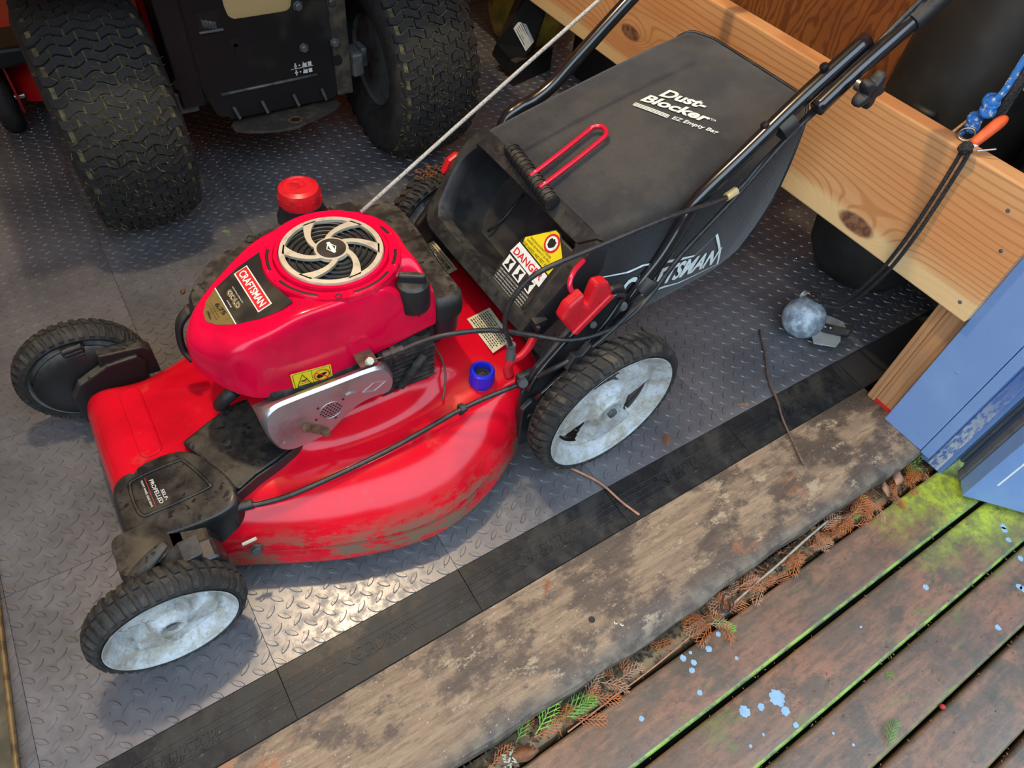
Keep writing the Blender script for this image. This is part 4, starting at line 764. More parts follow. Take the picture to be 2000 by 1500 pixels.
def ontop(p):
    s = (p.x - .640) / .455; u = (p.y - YC) / .17; return V3((p.x, p.y, .432 + .104 * s + .010 * (1 - u * u) * math.sin(PI * s) + .0026))
text('bag_lettering', 'Dust-', (.8944,.3774,.49), (.9274,.3024,.49), (.9159,.3841,.49), 'print_white', fb, fn=ontop, bold=.035, shear=.25); text('bag_lettering', 'Blocker', (.864,.3878,.48), (.9094,.2736,.49), (.8838,.394,.488), 'print_white', fb, fn=ontop, bold=.035, shear=.25); text('bag_lettering', 'EZ Empty Bag', (.8705,.3155,.485), (.905,.2428,.493), (.8800,.3199,.487), 'print_white', fb, fn=ontop, bold=.02, shear=.25); text('bag_lettering', 'TM', (.9186,.2758,.4958), (.9222,.2676,.4966), (.9232,.2786,.4968), 'print_white', fb, fn=ontop)
for k in range(3):
    a = V3((.8477 + .0030 * k, .386 + .0009 * k, 0)); b = V3((.8690 + .0030 * k, .3225 + .0009 * k, 0)); d = V3((.0019, .0006, 0)); m = 6
    g = G(); 
    for i in range(m): p0 = a + (b - a) * (i / m); p1 = a + (b - a) * ((i + 1) / m); g.add([ontop(p) for p in (p0, p1, p1 + d, p0 + d)], [(0, 1, 2, 3)])
    obj('bag_stripe', g, 'print_white', fb, recalc=False)
def onside(p):
    xb = None; s = max(0, min(1, (p.x - .646) / .40)); zb = .195 + .045 * s; zt_ = .432 + .104 * s; v = (p.z - zb) / (zt_ - zb); hw = .167 + .004 * math.sin(PI * s); return V3((p.x, YC - hw - .018 * math.sin(PI * max(0, min(1, v))) * min(1, s * 8) - .0032, p.z))
text('bag_lettering', 'CRAFTSMAN', (.690,.165,.3000), (.912,.165,.2860), (.694,.165,.3440), 'print_side', fb, fn=onside, bold=.035, shear=.0)
shp = [(.6464,.3528),(.7241,.3640),(.7541,.3590),(.8466,.3400),(.8842,.3720),(.9174,.3201),(.9351,.2777),(.8377,.2736),(.8034,.2800),(.7451,.2868),(.6747,.2839)]
dn = []
for i in range(len(shp)):
    a, b = shp[i], shp[(i + 1) % len(shp)]
    for k in range(5): dn.append(V3((a[0] + (b[0] - a[0]) * k / 5, .165, a[1] + (b[1] - a[1]) * k / 5)))
cxs, czs = .79, .312; g = G(); o1 = [onside(p) for p in dn]; i1 = [onside(V3((p.x + (cxs - p.x) / max(.03, math.hypot(p.x - cxs, p.z - czs)) * .0052, 0, p.z + (czs - p.z) / max(.03, math.hypot(p.x - cxs, p.z - czs)) * .0062))) for p in dn]; n = len(dn)
g.add(o1 + i1, [(i, (i + 1) % n, n + (i + 1) % n, n + i) for i in range(n)]); obj('bag_shield', g, 'print_side', fb, recalc=False)
# hard plastic mouth frame: a tilted lip with a deep inner tray
E2 = V3((.6126, 0, .7906)); INN = V3((.7906, 0, -.6126)); O0 = V3((.522, 0, .277))
def FP(y, t, d=0): return O0 + E2 * t + INN * d + V3((0, y, 0))
fo = [(.202,-.002),(.190,.012),(.181,.100),(.180,.178),(.187,.191),(.200,.195),(.440,.199),(.508,.195),(.522,.190),(.538,.140),(.530,.040),(.524,.018),(.508,0),(.475,-.005),(.330,-.004)]
fi = [(.222,.022),(.212,.036),(.211,.100),(.213,.150),(.219,.160),(.230,.162),(.420,.163),(.497,.162),(.509,.156),(.520,.120),(.505,.050),(.496,.036),(.488,.028),(.470,.024),(.330,.022)]
fo = [(p[0], p[1]) for p in cr([(a, b, 0) for a, b in fo], 3, True)]; fi = [(p[0], p[1]) for p in cr([(a, b, 0) for a, b in fi], 3, True)]
fc_ = lambda P, k: [(.36 + (a - .36) * k, .09 + (b - .09) * k) for a, b in P]
rings = [[FP(a, b, .05) for a, b in fo], [FP(a, b, .004) for a, b in fo], [FP(a, b, -.001) for a, b in fc_(fo, .985)], [FP(a, b, -.001) for a, b in fc_(fi, 1.03)], [FP(a, b, .003) for a, b in fi], [FP(a, b, .030) for a, b in fc_(fi, .97)]]
frm = obj('mouth_frame', G().loft(rings, False, False), 'black_frame', bag, smooth=40)
rings = [[FP(a, b, .030) for a, b in fc_(fi, .97)], [FP(a, b, .075) for a, b in fc_(fi, .92)], [FP(a, b, .095) for a, b in fc_(fi, .86)], [FP(a, b, .100) for a, b in fc_(fi, .70)]]
tr = obj('tray', G().loft(rings, False, True), 'black_inner', bag, smooth=40)
for yy in (.452,): obj('tray_rib', G().tube([FP(yy, .045, .088), FP(yy - .005, .08, .0985), FP(yy - .01, .14, .0985)], .003, 6), 'black_inner', tr, smooth=True)
# black guard plate with the warning label inside the near part of the mouth
obj('guard_plate', G().loft([[FP(a, b, .013) for a, b in ((.216,.018),(.216,.150),(.262,.150),(.312,.100),(.318,.045),(.300,.018))], [FP(a, b, .035) for a, b in ((.216,.018),(.216,.150),(.262,.150),(.312,.100),(.318,.045),(.300,.018))]]), 'black_inner', bag, bevel=.004)
nI = tuple(-INN * .0006)
DG = lambda u, v, d=.0122: FP(.318 - .098 * u, .016 + .126 * v, d)
def dpoly(nm, P, m, d): obj(nm, G().loft([[DG(u, v, d + .0003) for u, v in P], [DG(u, v, d) for u, v in P]]), m, tr)
dpoly('danger_label', [(.0,.0),(.95,-.02),(.95,.92),(.62,1.10),(.50,1.10),(.04,.72),(-.04,.30)], 'decal_black', .0124)
dpoly('label_yellow', [(.10,.66),(.92,.62),(.93,.90),(.60,1.08),(.50,1.08),(.08,.74)], 'yellow', .0119); dpoly('label_white', [(-.01,.46),(.92,.42),(.92,.60),(.04,.64)], 'white_paint', .0119)
def dtext(s, u0, u1, v0, v1, m, **k): text('label_lettering', s, DG(u0, v0, .0114), DG(u1, v0, .0114), DG(u0, v1, .0114), m, tr, lift=(0, 0, 0), **k)
dtext('DANGER', .06, .86, .475, .575, 'print_red', bold=.02); dtext('KEEP HANDS AND FEET AWAY', .10, .90, .655, .70, 'print_black'); dtext('GARDEZ LES MAINS ET LES PIEDS', .14, .80, .725, .755, 'print_black'); dtext('MANTENGA LAS MANOS Y LOS PIES', .18, .76, .775, .805, 'print_black')
cc = (.60, .93); dpoly('label_disc', [(cc[0] + .16 * math.cos(k * PI / 12), cc[1] + .125 * math.sin(k * PI / 12)) for k in range(24)], 'print_red', .0116); dpoly('label_disc_inner', [(cc[0] + .12 * math.cos(k * PI / 12), cc[1] + .094 * math.sin(k * PI / 12)) for k in range(24)], 'white_paint', .0113); dpoly('label_hand', [(.54,.88),(.52,.95),(.55,.99),(.58,.98),(.60,1.0),(.64,.98),(.67,.98),(.68,.92),(.64,.88),(.60,.86)], 'print_black', .0110)
for i in range(3): dpoly('label_pictogram', [(.02 + i * .3, .26), (.24 + i * .3, .25), (.24 + i * .3, .42), (.02 + i * .3, .43)], 'print_white', .0119); dpoly('pictogram_figure', [(.05 + i * .3, .28), (.21 + i * .3, .27), (.15 + i * .3, .34), (.21 + i * .3, .40), (.09 + i * .3, .40), (.12 + i * .3, .33)], 'print_black', .0115)
for i in range(5): dtext('KEEP SAFETY DEVICES IN PLACE AND WORKING', .04, .88, .205 - i * .042, .225 - i * .042, 'print_white')
# ribbed grip bar and the red wire lift handle
ga, gb = V3((.640, .436, .436)), V3((.6225, .283, .430)); grip = obj('grip_bar', G().tube([ga.lerp(gb, t) for t in (0, .02, .5, .98, 1)], [.006, .0125, .0125, .0125, .006], 12), 'black_plastic', bag, smooth=50); gr = G()
for k in range(14): t = .05 + .9 * k / 13; gr.tube([ga.lerp(gb, t), ga.lerp(gb, t + .018)], .0142, 12)
obj('grip_ribs', gr, 'black_plastic', grip)
rw = [(.622,.349,.441),(.69,.3615,.459),(.745,.3725,.4745),(.758,.3735,.4795),(.767,.366,.4825),(.768,.355,.4825),(.762,.345,.4805),(.750,.341,.4765),(.69,.330,.459),(.618,.3165,.441)]
pipe('lift_handle', rw, .0042, 'red_wire', bag, 5, 10); obj('frame_clip', G().box(.536,.560,.176,.192,.290,.305).box(.5365,.5435,.170,.178,.288,.300), 'black_frame', bag, bevel=.002)
for o in (frm,): pass

# ================================================================== RIDING MOWER (rear end)
rm_ = thing('riding_mower', 'rear end of a red riding mower with two wide turf tires', 'riding mower', (.465, 1.16, 0))
def turf_wheel(xc, inner):          # inner: +1 when the inboard face is at larger x
    root = bpy.data.objects.new('rear_wheel', None); COL.objects.link(root); root.empty_display_size = .05; root.parent = rm_; root.matrix_parent_inverse = Matrix.Translation(-V3(rm_['wl'])); root.location = (xc, 1.16, .24)
    R = .236; Wd = .206; h = Wd / 2
    rw_ = lambda w: R - .020 * (abs(w) / h) ** 3.2 - .004 * (abs(w) / h) ** 2
    prof = [(.100, -h + .03), (.115, -h + .012), (.150, -h - .004), (.185, -h - .006), (.205, -h + .002)] + [(rw_(w) - .006, w) for w in [(-.92 + 1.84 * k / 14) * h for k in range(15)]] + [(.205, h - .002), (.185, h + .006), (.150, h + .004), (.115, h - .012), (.100, h - .03)]
    obj('tire', G().lathe(prof, (0, 0, 0), (1, 0, 0), 72, False), 'rubber', root, smooth=60); obj('tread_base', G().lathe([(rw_(w) - .0045, w) for w in [(-.9 + 1.8 * k / 14) * h for k in range(15)]], (0, 0, 0), (1, 0, 0), 72, False), 'turf_groove', root, smooth=60)
    g = G(); n = 74; nb = 5.6; bw = 2 * h * .94 / nb
    wave = lambda w: .26 * math.sin(w / bw * PI * 1.4)
    for k in range(n):
        off = (k % 2) * .5
        for b in range(-4, 5):
            w0 = (b - .5 + off) * bw + .0019; w1 = (b + .5 + off) * bw - .0019; w0 = max(w0, -h * .97); w1 = min(w1, h * .97)
            if w1 - w0 < .012: continue
            ws = [w0 + (w1 - w0) * i / 4 for i in range(5)]; a = []; c = []
            for w in ws: a.append((k + .09 + wave(w), w))
            for w in ws[::-1]: a.append((k + .92 + wave(w), w))
            lo_ = []; hi_ = []
            for t, w in a:
                A = t * 2 * PI / n; lo_.append((w, (rw_(w) - .008) * math.cos(A), (rw_(w) - .008) * math.sin(A))); q = rw_(w) + .0025; hi_.append((w, q * math.cos(A), q * math.sin(A)))
            g.loft([lo_, hi_], False, True)
    obj('tread', g, 'turf_lug', root)
    obj('rim', G().lathe([(.104, -h + .028), (.104, -h + .02), (.096, -h + .03), (.088, -h * .3), (.060, -h * .1), (.03, -.02), (.001, -.02)] if inner < 0 else [(.104, h - .028), (.106, h - .018), (.096, h - .03), (.088, h * .3), (.060, h * .1), (.03, .02), (.001, .02)], (0, 0, 0), (1, 0, 0), 48, True), 'tractor_grey', root, smooth=40)
    return root
turf_wheel(.126, 1); turf_wheel(.800, -1)
# clippings packed between the tread blocks
gr_ = G(); rr_ = random.Random(11)
for i in range(900):
    xc = .126 if i % 2 else .800; w = rr_.gauss(0, .06); w = max(-.105, min(.105, w)); a = rr_.uniform(PI * .98, PI * 1.52); q = .238 - .02 * (abs(w) / .107) ** 3.2
    p = V3((xc + w, 1.16 + q * math.cos(a - PI * .0), .24 + q * math.sin(a) * -1 if False else .24 + q * math.sin(a))); 
    a2 = rr_.uniform(PI * .72, PI * 1.42); p = V3((xc + w, 1.16 + q * math.cos(a2), .24 + q * math.sin(a2))); d = V3((rr_.uniform(-1, 1), rr_.uniform(-1, .2), rr_.uniform(-1, 1))) * rr_.uniform(.0025, .007); gr_.tube([p - d, p + d * .2 + V3((0, -.002, .001)), p + d], 0.00045, 3)
gc = obj('clippings', gr_, basic('clippings', (.15, .13, .05), .8, 0, (.26, .12, .05), 60, .55, .65), rm_); gc['kind'] = 'stuff'; lab(gc, 'dry grass clippings stuck in the tire treads')
pl_ = obj('rear_plate', G().prism([(.300,.55),(.300,.285),(.322,.215),(.345,.208),(.350,.200),(.590,.198),(.610,.215),(.618,.24),(.618,.55)], lambda x, z: (x, 1.100, z), lambda x, z: (x, 1.108, z)), 'tractor_black', rm_, bevel=.003); lab(pl_, 'black steel rear frame plate')
obj('side_flange', G().box(.255,.303,1.09,1.20,.25,.56), 'tractor_black', rm_, bevel=.004); obj('side_flange', G().box(.600,.640,1.095,1.22,.205,.56), 'hitch', rm_, bevel=.004)
obj('cutout', G().box(.328,.370,1.0985,1.101,.398,.431), 'print_black', pl_); obj('cutout_spring', G().tube([(.336 + .026 * t, 1.0965 + .002 * math.sin(t * 60), .412 - .008 * t + .007 * math.cos(t * 60)) for t in [k / 70 for k in range(71)]], .0012, 5), 'tractor_grey', pl_)
obj('cutout_lip', G().box(.326,.374,1.094,1.100,.393,.397), 'tractor_grey', pl_, bevel=.001)
obj('keyhole', G().lathe([(.011, 0), (.011, .0012)], (.3918, 1.0992, .366), (0, -1, 0), 20).box(.3880,.3960,1.098,1.1,.338,.362), 'print_black', pl_); obj('round_hole', G().lathe([(.006, 0), (.006, .0012)], (.452, 1.0992, .232), (0, -1, 0), 16), 'print_black', pl_); obj('round_hole', G().lathe([(.012, 0), (.012, .0012)], (.607, 1.0942, .290), (0, -1, 0), 20), 'print_black', rm_)
obj('pressed_ridge', G().tube([(.3391,1.0985,.2617),(.45,1.0985,.2630),(.5563,1.0985,.2644)], .0034, 8), 'tractor_grey', pl_, smooth=True)
for x, z in ((.5352,.4158),(.6068,.4159),(.5357,.3283),(.605,.3298)): obj('frame_bolt', G().lathe([(.011, 0), (.011, .002), (.008, .0025), (.008, .008), (.006, .009)], (x, 1.0998 if x < .6 else 1.0948, z), (0, -1, 0), 6), 'tractor_grey', rm_)
for x in (.362, .4253, .4985, .5653): obj('hitch_rivet', G().tube([(x - .004, 1.094, .232), (x + .003, 1.088, .206)], .0036, 6), 'tractor_grey', rm_)
ht = [(.345,1.105),(.347,1.085),(.372,1.066),(.43,1.046),(.47,1.042),(.53,1.060),(.585,1.080),(.606,1.100),(.600,1.13),(.36,1.13)]
hi = obj('hitch_plate', G().prism(ht, lambda x, y: (x, y, .178), lambda x, y: (x, y, .1845)), 'hitch', rm_, bevel=.002); obj('hitch_hole', G().lathe([(.0095, .1843), (.0095, .1850)], (.483, 1.072, 0), n=20), 'print_black', hi); obj('hitch_hole_rim', G().tube([(.483 + .014 * math.cos(k * PI / 10), 1.072 + .012 * math.sin(k * PI / 10), .1848) for k in range(20)], .003, 6, True, .5), 'rust', hi, smooth=True)
for zc in (.2905, .2755):
    d = G().box(.507,.5135,1.0978,1.0995,zc + .0005,zc + .0030).box(.509,.5115,1.0978,1.0995,zc - .004,zc + .008).box(.518,.521,1.0978,1.0995,zc + .001,zc + .0035).prism([(.5255,zc - .002),(.5285,zc + .009),(.531,zc + .004),(.536,zc + .006),(.536,zc - .003)], lambda x, z: (x, 1.0995, z), lambda x, z: (x, 1.0978, z)).box(.539,.547,1.0978,1.0995,zc - .002,zc + .006)
    obj('lever_decal', d, 'print_white', pl_)
obj('decal_rule', G().box(.499,.551,1.0985,1.0995,.2862,.2868), 'print_white', pl_)
obj('axle_housing', G().tube([(.24,1.16,.25),(.66,1.16,.25)], .035, 16), 'tractor_black', rm_, smooth=40); obj('axle_hub', G().box(.640,.668,1.085,1.14,.245,.300), 'tractor_grey', rm_, bevel=.006); obj('axle_hub', G().box(.668,.682,1.095,1.135,.262,.305), 'tractor_grey', rm_, bevel=.004); obj('axle_tab', G().box(.236,.290,1.105,1.125,.232,.280), 'tractor_grey', rm_, bevel=.004); obj('axle_nut', G().lathe([(.014, 0), (.014, .012)], (.262, 1.10, .306), (0, -1, 0), 6), 'tractor_black', rm_)
obj('fuel_tank', G().loft([[(.455 + a * k, 1.15 + b * k, z) for a, b in rrect(-.085, .085, -.055, .10, .03)] for k, z in ((.80,.402),(.94,.408),(1,.425),(1,.50),(.95,.53))]), 'tan', rm_, smooth=40, sub=1)
obj('rear_fender', G().loft([[(x, y, z) for x, z in ((-.02,.60),(-.02,.66),(.02,.69),(.25,.695),(.30,.62),(.63,.62),(.68,.695),(.91,.695),(.95,.66),(.95,.60))] for y in (.945, 1.05, 1.9)]), 'tractor_red', rm_, bevel=.01)
obj('seat', G().loft([[(.465 + a * k, 1.45 + b * k, z) for a, b in rrect(-.2, .2, -.2, .2, .06)] for k, z in ((.9,.62),(1,.66),(1,.72),(.9,.75))]), 'black_plastic', rm_, smooth=40); obj('seat_back', G().box(.28,.65,1.27,1.36,.72,1.05), 'black_plastic', rm_, bevel=.03)
obj('frame_rail', G().box(.33,.60,1.2,2.6,.28,.50), 'tractor_black', rm_, bevel=.01); obj('hood', G().box(.25,.68,2.0,2.75,.42,.85), 'tractor_red', rm_, bevel=.06); obj('side_panel', G().box(.245,.30,1.22,1.95,.30,.56), 'tractor_red', rm_, bevel=.01)
# its cutting deck and anti-scalp roller, seen past the left tire
obj('cutting_deck', G().loft([[(.42 + a * k, 1.93 + b * k, z) for a, b in rrect(-.50, .50, -.36, .36, .16)] for k, z in ((1.0,.07),(1.0,.10),(.98,.16),(.90,.205),(.80,.215))]), 'tractor_red', rm_, smooth=50)
obj('deck_arm', G().prism([(-.16,.25),(.03,.245),(.045,.225),(.02,.205),(-.16,.195)], lambda x, z: (x, 1.50, z), lambda x, z: (x, 1.62, z)), 'tractor_black', rm_, bevel=.008); obj('gauge_wheel', G().lathe([(.03,-.026),(.070,-.024),(.082,-.014),(.084,0),(.082,.014),(.070,.024),(.03,.026)], (-.075, 1.62, .084), (1, 0, 0), 40), 'rubber', rm_, smooth=True); obj('wheel_fork', G().box(-.044,-.038,1.57,1.66,.06,.20), 'tractor_red', rm_, bevel=.002); obj('wheel_axle', G().tube([(-.12,1.61,.084),(-.026,1.61,.084)], .008, 10), 'steel', rm_, smooth=40)
for w in rm_.children:
    pass
# ================================================================== THINGS BY THE RIGHT WALL
def fender_obj(name, label, c, r, h, lean=(0, 0), group=None):
    t = thing(name, label, 'boat fender', (c[0], c[1], 0), group); pr = [(.001, 0), (r * .45, .004), (r * .75, .03), (r * .94, .075), (r, .13), (r, h - .13), (r * .94, h - .075), (r * .7, h - .02), (r * .3, h)]
    ax = V3((lean[0], lean[1], 1)).normalized(); obj('body', G().lathe(pr, (c[0], c[1], .0), ax, 40), 'fender_black', t, smooth=True); e = V3((c[0], c[1], 0)) + ax * (h + .01)
    obj('rope_eye', G().tube([e + V3((.03 * math.cos(k * PI / 8), 0, .03 * math.sin(k * PI / 8))) for k in range(16)], .011, 8, True), 'fender_black', t, smooth=True); return t
f1 = fender_obj('boat_fender', 'fat black cylindrical boat fender standing behind the rail board', (1.535, .185), .140, .98, (.02, 0))
obj('molded_rib', G().tube([(1.395,.150,.470),(1.3905,.165,.468),(1.391,.195,.466)], .009, 8).tube([(1.396,.148,.452),(1.3915,.165,.450),(1.392,.192,.448)], .007, 8), 'fender_black', f1, smooth=True)
fender_obj('boat_fender', 'second black boat fender in the corner beside the jamb stud', (1.640, -.040), .100, .86)
tb = thing('black_pipe', 'black plastic pipe lying behind the rail board', 'pipe', (1.50, .75, .33)); obj('pipe_body', G().tube([(1.50,.36,.352),(1.50,.75,.35),(1.50,1.15,.348)], .048, 20), 'fender_black', tb, smooth=40)
pc = thing('corrugated_hose', 'dark corrugated hose end on the floor behind the bag', 'hose', (1.30, .40, .03)); hp_ = G().tube(cr([(1.56,.56,.16),(1.48,.52,.13),(1.38,.46,.10),(1.29,.415,.07)], 6), .045, 18); obj('hose_body', hp_, 'fender_black', pc, smooth=40); obj('hose_mouth', G().tube([(1.29,.415,.07),(1.284,.411,.068)], .036, 18), 'print_black', pc)
for k in range(5): pass
bx = thing('storage_bin', 'long black bin on the floor under the rail board', 'bin', (1.55, 1.2, 0)); obj('bin_body', G().box(1.46,1.63,.62,1.30,.0,.30), 'black_plastic', bx, bevel=.01)
bk = thing('yellow_buoy', 'khaki yellow round buoy on the floor under the rail board', 'buoy', (1.44, 1.53, 0)); obj('body', G().lathe([(.001, 0), (.06, .004), (.11, .04), (.128, .10), (.125, .16), (.09, .22), (.03, .25), (.001, .252)], (1.44, 1.53, 0), n=36), 'khaki', bk, smooth=True); obj('eye', G().lathe([(.03, .24), (.03, .29), (.015, .30)], (1.44, 1.53, 0), n=16), 'khaki', bk, smooth=True)
bd = thing('tan_plank', 'tan plank end leaning behind the black chute', 'plank', (1.50, 1.88, 0)); obj('plank', G().box(1.40,1.62,1.86,1.90,0,.30), 'ledger', bd, bevel=.002)
ch = thing('chute_deflector', 'black angular mower chute with a white label on the floor', 'chute', (1.28, 1.36, 0))
obj('shell', G().loft([[(1.225,1.400,.055),(1.222,1.375,.105),(1.245,1.335,.175),(1.275,1.315,.245),(1.300,1.325,.30),(1.345,1.41,.30),(1.335,1.44,.06)], [(1.262,1.335,.0),(1.268,1.318,.05),(1.300,1.295,.10),(1.332,1.292,.19),(1.350,1.295,.27),(1.392,1.375,.26),(1.385,1.40,.02)]]), 'black_plastic', ch, bevel=.004)
obj('skirt', G().box(-.06,.115,-.012,.012,0,.075, rotz((1.30,1.318,.0), math.radians(14))), 'black_plastic', ch, bevel=.002)
lb_ = [V3((1.2508,1.3290,.160)), V3((1.2769,1.3250,.192)), V3((1.3060,1.2935,.128)), V3((1.2850,1.3020,.098))]; obj('label', poly3(lb_, (-.0010, -.0016, .0008)), 'white_paint', ch); lp = G()
for i in range(5):
    a = lb_[0].lerp(lb_[1], .15 + i * .15); b = lb_[3].lerp(lb_[2], .15 + i * .15); lp.tube([a.lerp(b, .1) + V3((-.0013, -.002, .001)), a.lerp(b, .6 if i else .8) + V3((-.0013, -.002, .001))], .0011, 4)
obj('label_print', lp, 'print_black', ch)
# downrigger ball with its fin
ba = thing('downrigger_ball', 'grey-blue lead ball weight with a metal fin on the floor', 'weight', (1.245, .105, 0))
obj('ball', G().ball((1.245, .108, .0475), .0465, 16), 'lead', ba, smooth=True); obj('seam', G().tube([(1.245 + .0467 * math.cos(a) * .97, .108 + .0467 * math.sin(a) * .75 - .012, .0475 + .0467 * math.sin(a) * .60 + .012 * 0) for a in [k * PI / 20 for k in range(20, 32)]], .0012, 5), 'lead', ba) if False else None
obj('eyelet', G().tube([(1.247 + .0065 * math.cos(k * PI / 8), .137, .092 + .0065 * math.sin(k * PI / 8)) for k in range(16)], .0028, 6, True), 'alu', ba, smooth=True)
fin = [(.020,-.006),(.024,.034),(.066,.036),(.094,.028),(.100,.014),(.090,-.004),(.088,-.028),(.078,-.046),(.030,-.050)]
mfn = Matrix.Translation((1.245, .108, .030)) @ Matrix.Rotation(math.radians(-46), 4, 'Z') @ Matrix.Rotation(math.radians(10), 4, 'X')
obj('fin', G().prism(fin, lambda x, y: mfn @ V3((x, y, 0)), lambda x, y: mfn @ V3((x, y, .0028))), 'alu', ba, bevel=.001); obj('rod_stub', G().tube([(1.258,.134,.088),(1.275,.128,.086)], .005, 8), 'tan', ba)
rl = obj('release_clip', G().prism(rrect(.040, .106, -.016, .004, .009), lambda x, y: mfn @ V3((x, y, .003)), lambda x, y: mfn @ V3((x, y, .014))), 'black_frame', ba, bevel=.002)
for x in (.050, .062): obj('clip_rivet', G().lathe([(.0045, 0), (.003, .003)], mfn @ V3((x, -.005, .014)), (mfn.to_3x3() @ V3((0, 0, 1))), 12), 'steel', ba)
obj('clip_screw', G().tube([mfn @ V3((.100, -.004, .002)), mfn @ V3((.100, -.004, .022))], .0048, 10), 'steel', ba, smooth=40)
# black cord from the ball up over the rail board to the orange grip
cd = thing('looped_cord', 'doubled black braided cord with an orange taped grip hung over the rail board', 'cord', (1.21, .0, .53))
def braid(pts, off): return G().tube(cr([(p[0] + off[0], p[1] + off[1], p[2] + off[2]) for p in pts], 8), .0034, 7)
cp = [(1.2020,.0030,.545),(1.2060,.0010,.515),(1.2075,-.0010,.45),(1.2060,-.002,.37),(1.2150,.006,.285),(1.245,.030,.195),(1.280,.058,.128),(1.285,.088,.100),(1.270,.118,.094)]
obj('cord_strand', braid(cp, (0, .0055, 0)), 'cordblack', cd, smooth=True); cp2 = [p for p in cp]; cp2[-1] = (1.262, .098, .093); cp2[-2] = (1.286, .072, .095); obj('cord_strand', braid(cp2, (0, -.0055, 0)), 'cordblack', cd, smooth=True)
obj('cord_knot', G().ball((1.203,.0035,.537), .0085, 8, (1, 1, 1.3)).tube([(1.203 + .008 * math.cos(k * PI / 6), .0035 + .0085 * math.sin(k * PI / 6), .537 + .004 * math.sin(k * PI / 3)) for k in range(12)], .0035, 6, True), 'cordblack', cd, smooth=True); obj('ball_loop', G().tube([(1.262 + .010 * math.cos(k * PI / 6), .116 + .016 * math.sin(k * PI / 6), .092 + .004 * math.cos(k * PI / 3)) for k in range(12)], .0036, 6, True), 'cordblack', cd, smooth=True)
obj('orange_grip', G().tube(cr([(1.212,.002,.541),(1.226,.001,.553),(1.244,.000,.566),(1.262,-.001,.577)], 4), [.006,.0075,.0078,.0080,.0085,.0088,.0090,.0092,.0094,.0094,.0090,.0080,.0055], 12), 'orange', cd, smooth=True); obj('steel_pin', G().tube([(1.216,-.008,.536),(1.236,-.024,.543)], .0016, 6), 'steel', cd); obj('tape_tag', G().ball((1.214,.0008,.5425), .0062, 8, (1, 1.1, .8)), 'white_paint', cd, smooth=True)
rg_ = thing('metal_ring', 'bright steel ring hanging beside the orange grip', 'ring', (1.25, .027, .535)); obj('ring', G().tube([(1.246 + .010 * math.cos(k * PI / 12), .030 + .0115 * math.sin(k * PI / 12), .536 + .0065 * math.cos(k * PI / 12)) for k in range(24)], .0018, 6, True), 'steel', rg_, smooth=True)
ro = thing('blue_rope', 'knotted blue and white rope hanging in front of the black fenders', 'rope', (1.30, .045, .55)); obj('rope_strand', G().tube(cr([(1.315,.036,.80),(1.310,.038,.70),(1.303,.0397,.6437),(1.30,.0374,.5917),(1.298,.046,.570),(1.298,.050,.545),(1.295,.049,.533),(1.285,.054,.512),(1.280,.057,.503)], 5), .0058, 8), 'bluerope', ro, smooth=True)
for c, r in (((1.300,.045,.572), .0125), ((1.297,.041,.560), .0115), ((1.295,.050,.540), .0105), ((1.292,.046,.530), .0100)): obj('rope_knot', G().ball(c, r, 8, (1, 1, .8)).tube([(c[0] + r * .8 * math.cos(k * PI / 6), c[1] + r * .8 * math.sin(k * PI / 6), c[2] + r * .5 * math.sin(k * PI / 6 + 1)) for k in range(12)], .0048, 6, True), 'bluerope', ro, smooth=True)
stp = thing('webbing_strap', 'black webbing strap with a metal buckle hanging beside the blue rope', 'strap', (1.32, .03, .56)); obj('strap', G().loft([[(1.335 - .03 * t, .036 - .014 * t + s * .007, .625 - .085 * t) for s in (-1, 1)] + [(1.3335 - .03 * t, .036 - .014 * t + s * .007, .625 - .085 * t) for s in (1, -1)] for t in (0, .3, .6, 1)]), 'cordblack', stp); obj('buckle', G().tube([(1.330,.047,.612),(1.322,.044,.592)], .004, 8).tube([(1.332,.026,.612),(1.326,.021,.597)], .0022, 6), 'cream', stp, smooth=True)
sd = thing('wood_sliver', 'thin orange wooden stick leaning behind the rail board', 'stick', (1.29, .07, .5)); obj('stick', G().tube([(1.275,.078,.470),(1.300,.056,.545)], [.0045, .0018], 6), 'beam', sd)
bo = thing('carriage_bolt', 'small steel bolt lying on the floor near the black fender', 'bolt', (1.45, .32, 0)); obj('shank', G().tube([(1.420,.300,.006),(1.440,.285,.006)], .0028, 8), 'steel', bo, smooth=40); obj('head', G().lathe([(.0065, 0), (.005, .003)], (1.440,.285,.0066), (.8, -.6, 0), 12), 'steel', bo); obj('nut', G().tube([(1.416,.303,.006),(1.422,.2985,.006)], .0052, 6), 'steel', bo)

